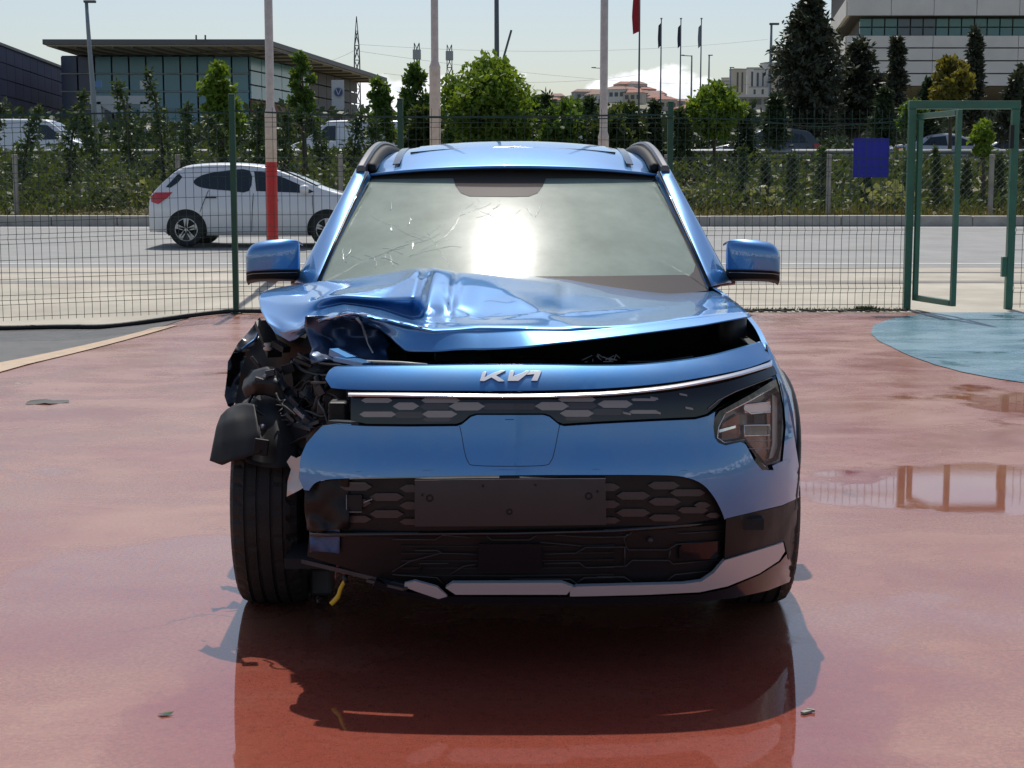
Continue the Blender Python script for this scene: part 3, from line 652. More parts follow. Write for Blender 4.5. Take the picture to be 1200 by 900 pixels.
# --- engine bay -----------------------------------------------------------------------
bay = MB()
bay.box((CX+.12, 4.98, .40), (1.16, 1.3, .03)).box((CX, 5.62, .66), (1.42, .03, .52)).box((CX+.72, 5.1, .62), (.03, 1.1, .5)).box((CX-.46, 5.2, .60), (.03, .9, .42)).box((CX+.05, 4.46, .55), (.98, .03, .50))
own(bay.build('engine_bay', M_dark))
rnd = random.Random(12)
for k in range(14):
    own(MB().box((CX+rnd.uniform(-.45, .6), rnd.uniform(4.6, 5.2), .74+rnd.uniform(-.04, .05)), (rnd.uniform(.08, .25), rnd.uniform(.06, .2), rnd.uniform(.05, .13))).build('engine_part', M_plast, None, bevel=.01))
own(MB().bar((CX-.5, 4.47, .80), (CX+.62, 4.50, .80), .05, .03).build('radiator_crossmember', M_plast))
fb = MB()
for k in range(16):
    a = P(680+rnd.uniform(0, 52), 419+rnd.uniform(0, 5), 4.50)
    fb.tube([a, a+Vector((rnd.uniform(-.03, .03), 0, rnd.uniform(-.006, .014)))], .0015, 4)
own(fb.build('broken_foil', M_metal)); own(MB().tube([P(735, 424, 4.47), P(770, 424, 4.48), P(812, 418, 4.53)], .004, 5).build('bay_cable', M_rubber, None, True))
own(MB().lathe([(.0, -.03), (.035, -.03), (.045, 0), (.045, .05), (.02, .08)], P(858, 392, 4.95), 'Z', 20).build('strut_cap', M_plast2, None, True))

# --- sides ---------------------------------------------------------------------------
SZ = [(.15, .90), (.24, .955), (.32, .985), (.45, 1.0), (.60, .998), (.72, .975), (.80, .928), (.86, .892), (.92, .855), (.99, .82)]
SW = [(4.5, .79), (4.6, .825), (4.7, .856), (4.85, .880), (5.05, .895), (5.4, .90), (6.0, .905), (7.0, .905), (7.75, .92), (8.1, .89), (8.4, .80), (8.6, .66)]
def sidex(y, z): return interp(SW, y)*interp(SZ, z)
def smap(s, off=0.0): return lambda y, z: Vector((CX+s*(sidex(y, z)+off), y, z))
def arc(cy, cz, r, a0, a1, n=14): return [(cy+r*math.cos(R(lerp(a0, a1, k/n))), cz+r*math.sin(R(lerp(a0, a1, k/n)))) for k in range(n+1)]
def spanel(name, poly, m, s, off=0, step=.07, thick=.015, parent=None):
    o = panel(name, poly, smap(s, off), m, None, step, thick, (-s, 0, 0))
    return own(o) if parent is None else sub(o, parent)
fend = [(4.66, .855), (4.64, .72), (4.66, .57)] + arc(5.05, .335, .395, 130, 8, 14) + [(5.62, .36), (5.86, .34), (5.88, .70), (5.90, .97), (5.6, .965), (5.2, .935), (4.85, .90)]
spanel('front_fender', fend, M_paint, 1)
for s in (1, -1):
    d1 = spanel('front_door', [(5.885, .37), (6.85, .36), (6.86, .97), (5.91, .97)], M_paint, s)
    d2 = spanel('rear_door', [(6.865, .36), (7.35, .37), (7.42, .60), (7.66, .78), (7.78, .97), (6.875, .97)], M_paint, s)
    for d_, yy in ((d1, 6.62), (d2, 7.5)):
        sub(MB().bar((CX+s*(sidex(yy, .83)+.03), yy-.1, .83), (CX+s*(sidex(yy, .83)+.03), yy+.1, .83), .025, .03).build('door_handle', M_paint, None, bevel=.008), d_)
    spanel('rear_quarter', [(7.44, .60)] + arc(7.77, .335, .395, 140, 10, 12) + [(8.2, .35), (8.5, .42), (8.52, .97), (7.79, .97), (7.68, .78)], M_paint, s)
    spanel('sill_cladding', [(5.46, .19), (7.36, .19), (7.38, .365), (5.46, .365)], M_plast, s, .004)
    rows = [[Vector((CX+s*(sidex(7.77+r_*math.cos(R(a)), .335+r_*math.sin(R(a)))+o_), 7.77+r_*math.cos(R(a)), .335+r_*math.sin(R(a)))) for a in range(-10, 191, 20)] for r_, o_ in ((.44, .002), (.43, .014), (.395, .012), (.385, -.05))]
    own(grid('arch_cladding', rows, M_plast, sub=2))
    # greenhouse
    def gx(y, z): return CX+s*lerp(interp(SW, y)*.83*1.005, interp([(5.9, .68), (6.4, .625), (7.0, .61), (8.0, .60), (8.5, .56)], y), (z-.985)/.46)
    gm = lambda off: (lambda y, z: Vector((gx(y, z)+s*off, y, z)))
    own(panel('window_frame', [(6.02, .975), (6.58, 1.40), (6.9, 1.455), (7.5, 1.46), (8.1, 1.40), (8.42, 1.25), (8.5, .975)], gm(0), M_gloss, None, .08, .02, (-s, 0, 0)))
    for nm, poly in (('front_side_glass', [(6.16, 1.0), (6.63, 1.365), (6.84, 1.41), (6.86, 1.0)]), ('rear_side_glass', [(6.92, 1.0), (6.92, 1.415), (7.5, 1.41), (7.75, 1.35), (7.78, 1.0)]), ('quarter_glass', [(7.84, 1.02), (7.82, 1.33), (8.05, 1.29), (8.25, 1.1), (8.25, 1.03)])):
        own(panel(nm, poly, gm(.004), M_sglass, None, .08, .006, (-s, 0, 0)))
    # A-pillar
    pl_in = [PS(x, y, lambda a, b: 5.72+(b-1.01)*1.86+.36*a*a, 0) for x, y in ((831, 338), (808, 285), (786, 237), (771, 204))]
    pin = [Vector((CX+s*(p.x-CX), p.y, p.z)) for p in pl_in]
    pout = [Vector((CX+s*x, y, z)) for x, y, z in ((.835, 6.03, .975), (.765, 6.2, 1.13), (.70, 6.40, 1.28), (.648, 6.62, 1.415))]
    rows = [[p+Vector((-s*.01, .01, -.012)) for p in pin], [p+Vector((s*.004, -.004, .006)) for p in pin], [a.lerp(b, .55)+Vector((s*.012, -.012, .010)) for a, b in zip(pin, pout)], pout, [p+Vector((-s*.03, .06, -.01)) for p in pout]]
    own(grid('windscreen_pillar', rows, M_paint, sub=3, solid=.003))
    own(MB().tube([p+Vector((s*.002, -.008, .006)) for p in pin], .0075, 6).build('pillar_seal', M_gloss, None, True))
    # roof rail
    rp = [(.625, 6.56, 1.418), (.615, 6.72, 1.462), (.608, 6.95, 1.505), (.60, 7.3, 1.536), (.588, 7.8, 1.535), (.575, 8.15, 1.50), (.568, 8.3, 1.462)]
    mb = MB(); cr3 = crs(rp, 5); prev = None
    vs = []; 
    for (x, y, z) in cr3:
        for dx, dz in ((-.016, -.03), (-.016, .002), (-.008, .010), (.010, .010), (.020, .0), (.022, -.03)): vs.append(Vector((CX+s*(x+dx), y, z+dz)))
    fs = [(i*6+k, i*6+(k+1) % 6, (i+1)*6+(k+1) % 6, (i+1)*6+k) for i in range(len(cr3)-1) for k in range(6)] + [(0, 1, 2, 3, 4, 5), tuple((len(cr3)-1)*6+k for k in range(5, -1, -1))]
    own(mk('roof_rail', vs, fs, M_arm, None, False))
    own(MB().tube([Vector((CX+s*(x-.026), y-.01, z-.03)) for x, y, z in cr3[3:-2]], .024, 6).build('rail_shadow_gap', M_dark, None, True))
# right arch cladding (front wheel)
rows = [[Vector((CX+(sidex(5.05+r_*math.cos(R(a)), .335+r_*math.sin(R(a)))+o_), 5.05+r_*math.cos(R(a)), .335+r_*math.sin(R(a)))) for a in range(-8, 175, 14)] for r_, o_ in ((.425, .0), (.42, .008), (.395, .007), (.385, -.05))]
own(grid('arch_cladding', rows, M_plast, sub=2))
# roof
rows = []
for y, z, hw in ((6.455, 1.418, .60), (6.62, 1.462, .607), (6.85, 1.505, .605), (7.2, 1.54, .60), (7.6, 1.545, .592), (8.0, 1.515, .58), (8.35, 1.455, .565)):
    rows.append([Vector((CX+hw*t, y+(.125*t*t if y < 6.6 else .06*t*t if y < 6.7 else 0), z-(.045*t*t + (.03*abs(t)**6 if y > 6.5 else 0)) + (.015*t*t if y < 6.5 else 0))) for t in (-1, -.85, -.6, -.3, 0, .3, .6, .85, 1)])
roof = own(grid('roof', rows, M_paint, sub=5, solid=.01))
def roofz(x, y):
    t = (x-CX)/.6
    return interp([(6.455, 1.418), (6.62, 1.462), (6.85, 1.505), (7.2, 1.54), (7.6, 1.545), (8.0, 1.515), (8.35, 1.455)], y) - .045*t*t
M_rglass = mat('roof_glass', (.02, .025, .03), .05, coat=1)
def rmap(off): return lambda x, y: Vector((x, y, roofz(x, y)+off))
for s in (-1, 1):
    sub(panel('roof_groove', [(CX+s*.47, 6.62), (CX+s*.50, 6.62), (CX+s*.50, 8.2), (CX+s*.47, 8.2)], rmap(.003), M_gloss, None, .08, .004, (0, 0, -1)), roof)
sub(panel('roof_ridge_panel', [(CX-.42, 6.86), (CX+.42, 6.86), (CX+.40, 8.1), (CX-.40, 8.1)], rmap(.004), M_paint, None, .08, .006, (0, 0, -1)), roof)
sub(MB().tube([Vector((CX+x, 6.85, roofz(CX+x, 6.85)+.004)) for x in (-.44, -.3, 0, .3, .44)], .004, 6).build('roof_seam', M_gloss, None, True), roof)
own(MB().lathe([(.012, 0), (.010, .03), (.004, .05), (0, .055)], Vector((CX-.02, 8.1, 1.50)), 'Z', 10).build('roof_antenna', M_wht, None, True))
own(panel('tailgate', [(-.74, .35), (.74, .35), (.80, .95), (.60, 1.40), (.3, 1.45), (-.3, 1.45), (-.60, 1.40), (-.80, .95)], lambda x, z: Vector((CX+x, 8.58-max(0, z-.9)*.35-.1*x*x, z)), M_paint, None, .09, .03, (0, -1, 0)))

# --- windscreen --------------------------------------------------------------------
def ws(x, z): return 5.72+(z-1.01)*1.80+.65*max(-.05, z-1.01)*abs(z-1.01)+.36*(x-CX)**2
def wsm(off): return lambda px, py: PS(px, py, ws, off)
W_OUT = [(366, 341), (396, 285), (418, 236), (434, 204), (470, 201), (530, 199.5), (600, 198.5), (670, 199.5), (730, 201), (770, 204), (786, 237), (808, 285), (831, 340), (780, 347), (700, 352), (600, 354), (500, 352), (420, 347)]
W_IN = [(372, 324), (377, 312), (397, 277), (420, 231), (430, 214), (436, 210), (500, 209), (531, 209), (534, 218), (540, 226), (550, 230), (600, 230.5), (620, 230), (630, 226), (636, 218), (640, 209), (700, 209), (764, 211), (772, 217), (782, 240), (799, 275), (815, 310), (813, 318), (804, 322), (700, 323.5), (600, 324), (480, 324), (386, 329), (377, 329)]
glass = own(panel('windscreen', W_OUT, wsm(0), M_glass, None, 9, .004))
# printed border: ring between the outlines, cut into a sheet with a slit
def ring_panel(name, outer, inner, mapf, m, step=6):
    j = min(range(len(inner)), key=lambda i: (inner[i][0]-outer[0][0])**2+(inner[i][1]-outer[0][1])**2)
    inn = inner[j:]+inner[:j+1]; inn = inn[::-1]
    o2 = outer+[(outer[0][0]+.3, outer[0][1]-.3)]
    inn[-1] = (inn[-1][0]+.3, inn[-1][1]-.3)
    poly = o2 + [inn[-1]] + [q for q in inn[::-1]][1:]
    return panel(name, poly, mapf, m, None, step, .003)
for poly in ([(434, 204), (470, 201), (530, 199.5), (600, 198.5), (670, 199.5), (730, 201), (770, 204), (764, 211), (700, 209), (640, 209), (636, 218), (630, 226), (620, 230), (600, 230.5), (550, 230), (540, 226), (534, 218), (531, 209), (500, 209), (436, 210)],
             [(366, 341), (396, 285), (418, 236), (433.6, 204.6), (435.6, 210.3), (430, 214), (420, 231), (397, 277), (377, 312), (372, 324), (376, 330)],
             [(831, 340), (808, 285), (786, 237), (770.3, 204.8), (764.3, 211.3), (772, 217), (782, 240), (799, 275), (815, 310), (813, 318), (808, 323)],
             [(366.5, 341.2), (376.5, 330.3), (386, 329), (480, 324), (600, 324), (700, 323.5), (804, 322), (807.7, 323.4), (830.6, 340.3), (780, 347), (700, 352), (600, 354), (500, 352), (420, 347)]):
    sub(panel('windscreen_border', poly, wsm(.003), M_frit, None, 6, .002), glass)
sub(MB().tube([PS(x, y, ws, .004) for x, y in ((434, 203.5), (470, 200.5), (530, 199), (600, 198), (670, 199), (730, 200.5), (770, 203.5))], .006, 6).build('windscreen_seal', M_gloss, None, True), glass)
rnd = random.Random(21)
def crackline(x, y, a, n, st, r_):
    pts = []
    for k in range(n):
        pts.append(PS(x, y, ws, .0015)); a += rnd.uniform(-.35, .35); x += math.cos(a)*st; y += math.sin(a)*st*.6
        if not inside((x, y), W_IN): break
    if len(pts) > 2: sub(MB().tube(pts, r_, 4).build('crack', M_crack, None, True), glass)
for k in range(12):
    a = rnd.uniform(0, 6.28); crackline(468+rnd.uniform(-28, 60), 268+rnd.uniform(-25, 22), a, rnd.randint(5, 16), rnd.uniform(4, 7), rnd.uniform(.0002, .0005))
for k in range(10): crackline(590+rnd.uniform(-40, 50), 236+rnd.uniform(-4, 12), rnd.uniform(.8, 2.4), rnd.randint(5, 12), 4, rnd.uniform(.0003, .0006))
for k in range(9): crackline(415+rnd.uniform(-20, 40), 300+rnd.uniform(-15, 15), rnd.uniform(0, 6.28), rnd.randint(4, 9), 4, rnd.uniform(.0003, .0006))
for (x, y, a) in ((458, 236, 1.75), (457, 262, 1.4), (484, 283, 1.4), (411, 292, 1.5)): crackline(x, y, a, 6, 3.4, .0008)
own(grid('cowl', [[P(x, y, d) for x, y, d in ((640, 325, 5.78), (700, 329, 5.82), (760, 333, 5.88), (836, 334, 6.02))], [P(x, y, d) for x, y, d in ((640, 330, 5.72), (700, 336, 5.75), (760, 341, 5.80), (832, 341, 5.92))]], M_plast, sub=3, solid=.01))
# --- interior ---------------------------------------------------------------------
own(MB().box((CX, 6.3, .86), (1.36, .55, .24)).build('dashboard', M_dash, None, bevel=.06))
own(MB().box((CX, 7.2, .34), (1.5, 2.4, .06)).box((CX, 8.3, .8), (1.3, .05, .9)).build('cabin_floor', M_dark))
for sx in (-.36, .36):
    st = own(MB().box((CX+sx, 7.1, .58), (.5, .5, .18)).build('front_seat', M_seat, None, bevel=.06))
    sub(MB().box((CX+sx, 7.38, .93), (.48, .16, .62), Matrix.Rotation(R(-14), 3, 'X')).build('backrest', M_seat, None, bevel=.06), st)
    sub(MB().box((CX+sx, 7.46, 1.32), (.26, .1, .18)).build('headrest', M_seat, None, bevel=.04), st)
sw = MB(); pts = [Vector((CX+.36+.185*math.cos(a), 6.62-.07*math.sin(a), .98+.17*math.sin(a))) for a in [2*math.pi*k/28 for k in range(29)]]
own(sw.tube(pts, .016, 8, False).bar((CX+.2, 6.63, .97), (CX+.52, 6.63, .97), .03, .05).build('steering_wheel', M_plast2, None, True))
own(MB().box((CX, 6.45, 1.32), (.22, .05, .07)).build('rear_view_mirror', M_plast, None, bevel=.02))
M_mlow = mat('mirror_black', (.006, .006, .006), .6, spec=.25)
# --- door mirrors -------------------------------------------------------------------
for s in (-1, 1):
    mo = Vector((CX+s*.918, 6.02, 1.070))
    rows = []
    prof = [(-.118, .068, .0), (-.112, .082, -.035), (-.05, .088, -.075), (.02, .082, -.085), (.075, .066, -.075), (.105, .03, -.045), (.112, -.005, .0)]
    cap_rows = []
    for fz in (1.0, .93, .66, .30, -.1, -.55):
        r_ = []
        for (dx, top, dy) in prof:
            bot = -.075
            zz = lerp(bot, top*.80, (fz+1)/2); dx *= .88
            bulge = {1.0: .35, .93: .72, .66: .95, .30: 1.0, -.1: 1.0, -.55: .98}[fz]
            r_.append(mo+Vector((s*dx*(1-.04*(1-bulge)), dy*bulge+.02, zz)))
        cap_rows.append(r_)
    cap_rows.insert(0, [p+Vector((0, .11, -.012)) for p in cap_rows[0]])
    mr = own(grid('door_mirror', cap_rows, M_paint, sub=4, solid=.003))
    low_rows = [[p+Vector((0, 0, 0)) for p in cap_rows[-1]], [p+Vector((0, .004, -.012)) for p in cap_rows[-1]], [Vector((p.x, lerp(p.y, mo.y+.03, .15), p.z-.034-(s*(p.x-mo.x))*-.02)) for p in cap_rows[-1]], [Vector((p.x, mo.y+.05, p.z-.046)) for p in cap_rows[-1]], [Vector((p.x, mo.y+.11, p.z-.03)) for p in cap_rows[-1]]]
    sub(grid('mirror_lower_shell', low_rows, M_mlow, sub=4, solid=.003), mr)
    sub(MB().box(mo+Vector((0, .085, -.015)), (.17, .02, .10)).build('mirror_back', M_plast, None, bevel=.008), mr)
    sub(MB().tube([mo+Vector((-s*.07, .05, -.075)), mo+Vector((-s*.125, .05, -.085)), mo+Vector((-s*.18, .06, -.10))], [.03, .026, .035], 10).build('mirror_arm', M_gloss, None, True), mr)
    sub(MB().tube([p+Vector((0, -.003, -.010)) for p in cap_rows[-1][1:6]], .0018, 5).build('mirror_trim', M_cell2, None, True), mr)

# --- wheels --------------------------------------------------------------------------
def make_wheel(cx, cy, s, tread=True, toe=0.0):
    """s: +1 the outer face looks to +X"""
    e = bpy.data.objects.new('wheel', None); COL.objects.link(e)
    own(e); RAD, WD = .335, .215
    h = WD/2
    prof = [(.225, -h*.86), (.25, -h*1.0), (.285, -h*1.03), (.31, -h*.98), (.323, -h*.90), (.331, -h*.72), (.3345, -h*.4), (.335, 0), (.3345, h*.4), (.331, h*.72), (.323, h*.90), (.31, h*.98), (.285, h*1.03), (.25, h), (.225, h*.86)]
    T = Matrix.Translation((cx, cy, RAD-.004)) @ Matrix.Rotation(toe, 4, 'Z')
    mb = MB()
    if tread:
        # ribs with grooves between, shoulder blocks cut across
        n = 96; gr = [-.058, -.021, .021, .058]; prof2 = []
        xs = []
        for i, (r_, x) in enumerate(prof):
            prof2.append((r_, x))
        det = [(.323, -h*.90), (.331, -h*.72)]
        for g in gr:
            det += [(.3340, g-.0055), (.3270, g-.0045), (.3270, g+.0045), (.3340, g+.0055)]
        det += [(.331, h*.72), (.323, h*.90)]
        prof2 = prof[:4]+det+prof[11:]
        n = 144
        vs = []; m = len(prof2)
        for k in range(n):
            a = 2*math.pi*k/n
            for r_, x in prof2:
                rr = r_
                if abs(x) > .066 and r_ > .30: rr -= .0065*(1 if k % 4 == 0 else 0)
                elif .024 < abs(x) < .055 and r_ > .33: rr -= .003*(1 if (k+int(x > 0)*2) % 6 == 0 else 0)
                vs.append((x, rr*math.cos(a), rr*math.sin(a)))
        fs = [(k*m+i, ((k+1) % n)*m+i, ((k+1) % n)*m+i+1, k*m+i+1) for k in range(n) for i in range(m-1)]
        ty = mk('tyre', [T @ Vector(v) for v in vs], fs, M_tyre)
    else:
        mb.lathe(prof, (0, 0, 0), 'X', 48); ty = mk('tyre', [T @ v for v in mb.v], mb.f, M_tyre, None, True)
    sub(ty, e)
    rb = MB().lathe([(.228, -h*.86), (.215, -h*.80), (.205, -h*.5), (.20, 0), (.205, h*.6), (.222, h*.84), (.228, h*.86)], (0, 0, 0), 'X', 40)
    rb.lathe([(.0, s*h*.55), (.06, s*h*.6), (.065, s*h*.3), (.13, s*h*.1)], (0, 0, 0), 'X', 20)
    rb.lathe([(.15, -s*h*.2), (.15, -s*h*.3), (.03, -s*h*.3)], (0, 0, 0), 'X', 30)
    for k in range(10):
        a = 2*math.pi*k/10; d_ = Vector((0, math.cos(a), math.sin(a)))
        rb.bar(d_*.05+Vector((s*h*.55, 0, 0)), d_*.215+Vector((s*h*.72, 0, 0)), .03, .03, (1, 0, 0))
    rb.v = [T @ v for v in rb.v]
    sub(rb.build('rim', M_dmetal), e)
    return e
make_wheel(CX-.772, 5.05, -1, True, R(2.5)); make_wheel(CX+.772, 5.05, 1, True, R(0))
make_wheel(CX-.775, 7.77, -1, False); make_wheel(CX+.775, 7.77, 1, False)
own(MB().box((CX, 6.5, .235), (1.35, 3.9, .03)).box((CX, 4.75, .25), (1.1, .5, .03)).build('underbody', M_dark))
own(MB().tube([(CX-.62, 5.05, .30), (CX, 5.0, .26), (CX+.62, 5.05, .30)], .03, 8).build('axle_arms', M_dmetal, None, True))

# --- torn left corner -----------------------------------------------------------------
def torn(name, pts, m, sub_=.035, rough=.006, thick=.003, seed=1, smooth=True):
    """a ragged sheet of plastic or metal: an outline of (px, py, depth), filled and dented"""
    V = [P(*p) for p in pts]
    def dep(px, py):
        num = den = 0
        for (x, y, d) in pts:
            w_ = 1/((px-x)**2+(py-y)**2+4)**1.2; num += w_*d; den += w_
        dd = num/den + rough*noise.noise(Vector((px*.07+seed, py*.07, seed*3.1)))*2 + .35*rough*noise.noise(Vector((px*.15+seed, py*.15, seed*1.7)))
        return P(px, py, dd)
    return own(panel(name, [(x, y) for x, y, d in pts], dep, m, None, 5, thick, (0, 1, 0), smooth))
M_liner = mat('matt_liner_plastic', (.016, .016, .017), .62, spec=.25)
torn('inner_wheel_housing', [(306, 380, 5.6), (296, 396, 5.6), (281, 418, 5.6), (272, 450, 5.6), (276, 476, 5.55), (290, 500, 5.5), (300, 545, 5.45), (350, 548, 5.42), (372, 520, 5.4), (398, 500, 5.3), (420, 470, 5.2), (432, 432, 5.1), (400, 405, 5.15), (345, 394, 5.3)], M_dark, rough=.01, seed=2)
torn('fender_remnant', [(304, 372, 5.55), (309, 380, 5.5), (303, 398, 5.45), (291, 412, 5.40), (283, 432, 5.36), (279, 455, 5.33), (276, 470, 5.30), (272, 478, 5.28), (267, 476, 5.28), (263, 464, 5.30), (266, 440, 5.34), (267, 424, 5.36), (279, 402, 5.42), (292, 388, 5.5)], M_gloss, rough=.02, seed=5)
own(MB().tube([P(x, y, d) for x, y, d in ((312, 379, 5.48), (304, 388, 5.44), (299, 398, 5.41), (290, 404, 5.38), (283, 409, 5.37))], [.004, .005, .006, .004, .003], 6).build('fender_edge', M_paint, None, True))
def liner(name, rows, m=None, sub_=5, ten=.7):
    return own(grid(name, [[P(*p) for p in r] for r in rows], m or M_liner, sub=sub_, solid=.003, ten=.25))
liner('torn_wheel_liner', [
 [(259, 487, 4.90), (266, 480, 4.88), (276, 474, 4.90), (287, 472, 4.86), (298, 474, 4.80)],
 [(254, 500, 4.84), (263, 496, 4.80), (275, 492, 4.78), (288, 490, 4.77), (301, 490, 4.74)],
 [(250, 520, 4.80), (261, 518, 4.755), (274, 514, 4.73), (289, 512, 4.71), (304, 508, 4.69)],
 [(246, 540, 4.77), (260, 545, 4.72), (272, 540, 4.69), (288, 536, 4.67), (306, 530, 4.66)]])
liner('liner_inner_flap', [
 [(290, 474, 4.95), (305, 462, 4.98), (322, 462, 4.96), (338, 474, 4.90)],
 [(291, 496, 4.80), (306, 490, 4.84), (324, 492, 4.80), (344, 500, 4.80)],
 [(290, 520, 4.72), (308, 518, 4.76), (326, 520, 4.72), (350, 522, 4.74)],
 [(288, 541, 4.69), (306, 547, 4.70), (326, 549, 4.68), (348, 546, 4.70)]])
own(MB().box(P(306, 524, 4.67), (.045, .012, .05), Matrix.Rotation(.15, 3, 'Y')).build('liner_block', M_liner, None, bevel=.004))
own(MB().lathe([(.008, -.004), (.006, -.006), (0, -.006)], P(254.5, 513, 4.90), 'Y', 10).build('liner_clip', M_wht))
torn('headlight_mount', [(294, 434, 5.0), (322, 431, 4.95), (324, 440, 4.93), (334, 452, 4.9), (330, 466, 4.88), (312, 462, 4.93), (290, 455, 5.0), (285, 450, 5.02)], M_plast2, rough=.012, seed=14)
liner('lamp_housing_shell', [
 [(286, 446, 5.02), (298, 434, 4.98), (312, 430, 4.95), (324, 431, 4.93), (331, 440, 4.90)],
 [(284, 456, 4.98), (297, 449, 4.90), (311, 447, 4.88), (323, 449, 4.86), (334, 455, 4.87)],
 [(288, 466, 4.97), (300, 463, 4.93), (312, 463, 4.90), (324, 467, 4.87), (333, 470, 4.86)]], M_plast)
liner('torn_duct_sheet', [
 [(335, 472, 4.88), (348, 478, 4.80), (362, 488, 4.72), (376, 496, 4.64)],
 [(330, 490, 4.84), (344, 496, 4.77), (356, 506, 4.70), (368, 512, 4.64)],
 [(338, 512, 4.80), (346, 518, 4.75), (354, 526, 4.70), (360, 530, 4.66)]], M_liner)
own(MB().bar(P(318, 458, 4.93), P(327, 433, 4.92), .012, .02).bar(P(300, 440, 4.96), P(334, 452, 4.90), .01, .012).bar(P(322, 440, 4.90), P(336, 456, 4.86), .02, .012).build('mount_ribs', M_dmetal))
own(MB().bar(P(324, 462, 4.90), P(364, 504, 4.66), .020, .012).bar(P(330, 458, 4.90), P(371, 499, 4.66), .014, .012).bar(P(336, 454, 4.91), P(344, 466, 4.86), .022, .008).build('rail_end', M_dmetal))
own(MB().bar(P(335, 505, 4.85), P(356, 532, 4.72), .022, .012).build('lower_stay', M_dmetal))
own(MB().bar(P(352, 497, 4.72), P(372, 503, 4.60), .045, .01).bar(P(365, 498, 4.66), P(377, 494, 4.58), .02, .01).build('crash_bracket', M_dmetal))
for nm, pts, r_, m in (('cable', [(296, 463, 4.93), (288, 480, 4.88), (293, 497, 4.84), (312, 500, 4.82), (334, 500, 4.80), (350, 494, 4.76), (366, 490, 4.7)], .0055, M_rubber),
                       ('cable', [(296, 473, 4.90), (306, 485, 4.86), (325, 492, 4.82), (350, 493, 4.78), (372, 490, 4.68)], .005, M_rubber),
                       ('cable', [(372, 506, 4.62), (345, 518, 4.72), (325, 530, 4.78), (308, 547, 4.8)], .0045, M_rubber),
                       ('cable', [(338, 470, 4.85), (345, 482, 4.80), (360, 482, 4.74), (380, 488, 4.62), (390, 470, 4.55)], .004, M_rubber),
                       ('cable', [(386, 500, 4.5), (380, 482, 4.52), (374, 470, 4.58), (385, 462, 4.6), (398, 470, 4.52), (402, 486, 4.45)], .004, M_rubber),
                       ('cable', [(342, 424, 4.98), (360, 436, 4.9), (384, 440, 4.8), (392, 432, 4.75)], .006, M_rubber),
                       ('yellow_cable', [(396, 474, 4.46), (399, 481, 4.45), (400, 489, 4.44)], .0028, M_yel),
                       ('cable', [(350, 414, 4.95), (372, 425, 4.88), (404, 428, 4.7)], .005, M_dmetal),
                       ('strut_tube', [(372, 442, 4.7), (376, 460, 4.66), (370, 480, 4.68)], .012, M_plast)):
    own(MB().tube([Vector(q) for q in crs([tuple(P(*p)) for p in pts], 5)], r_, 7).build(nm, m, None, True))
rnd = random.Random(55)
for q_ in range(8):                     # loose wiring round the broken lamp mount
    a_ = (rnd.uniform(296, 372), rnd.uniform(448, 512)); pts = [(a_[0], a_[1], 4.80)]
    for _ in range(5):
        l_ = pts[-1]; pts.append((min(392, max(288, l_[0]+rnd.uniform(-6, 16))), min(535, max(440, l_[1]+rnd.uniform(-12, 13)))+0, max(4.52, l_[2]+rnd.uniform(-.04, .02))))
    own(MB().tube([Vector(c_) for c_ in crs([tuple(P(*p)) for p in pts], 4)], rnd.uniform(.0018, .0042), 6).build('cable', M_liner, None, True))
for (x, y, d, wx, wz, an, m_) in ((308, 446, 4.90, .05, .012, .3, M_plast2), (317, 437, 4.90, .03, .02, -.2, M_dmetal), (345, 470, 4.78, .04, .010, .8, M_dmetal), (352, 485, 4.72, .05, .012, .75, M_metal), (360, 494, 4.68, .03, .02, .7, M_dmetal), (340, 489, 4.76, .035, .012, .8, M_cell),
                                  (330, 512, 4.76, .03, .008, .9, M_dmetal), (376, 478, 4.60, .02, .035, .1, M_plast2), (384, 467, 4.56, .025, .02, .3, M_plast), (372, 455, 4.62, .02, .04, -.2, M_plast2), (300, 425, 5.1, .05, .01, .9, M_plast2), (355, 425, 4.9, .06, .012, .4, M_plast2), (338, 432, 4.95, .04, .03, -.3, M_plast), (386, 508, 4.5, .03, .01, -.4, M_cell)):
    own(MB().box(P(x, y, d), (wx, .02, wz), Matrix.Rotation(an, 3, 'Y')).build('broken_bracket', m_, None, bevel=.002))
for (x, y, d) in ((311, 441, 4.89), (326, 447, 4.88), (356, 489, 4.69), (350, 497, 4.72), (308, 500, 4.72)):
    own(MB().lathe([(0, -.008), (.005, -.008), (.006, -.002), (.009, 0)], P(x, y, d), 'Y', 8).build('bolt', M_metal, None, True))
own(MB().bar(P(366, 448, 4.6), P(384, 448, 4.55), .012, .006).bar(P(372, 452, 4.6), P(378, 462, 4.6), .03, .02).build('clip_bracket', M_cell))
own(MB().lathe([(.010, -.014), (.016, -.010), (.016, -.004), (.008, 0), (.014, .006), (.012, .012)], P(314, 406, 5.3), 'Z', 12).build('mount_nut', M_wht, None, True))
own(MB().bar(P(307, 378, 5.45), P(322, 416, 5.3), .05, .02).bar(P(322, 402, 5.3), P(336, 410, 5.25), .03, .02).build('inner_wing_rail', M_plast))
torn('bumper_side_bracket', [(336, 541, 4.66), (341, 534, 4.65), (347, 537, 4.63), (353, 534, 4.6), (357, 545, 4.56), (355, 572, 4.55), (348, 576, 4.57), (336, 582, 4.62), (337, 564, 4.64), (341, 550, 4.64)], M_wht, rough=.006, seed=17)
torn('bumper_beam_end', [(358, 512, 4.55), (372, 500, 4.5), (398, 492, 4.42), (404, 500, 4.40), (376, 512, 4.5), (362, 530, 4.55)], M_plast, rough=.006, seed=18)
torn('washer_tank', [(340, 420, 5.0), (372, 410, 4.95), (392, 428, 4.9), (388, 455, 4.88), (362, 470, 4.92), (344, 452, 5.0)], M_plast, rough=.02, seed=20)
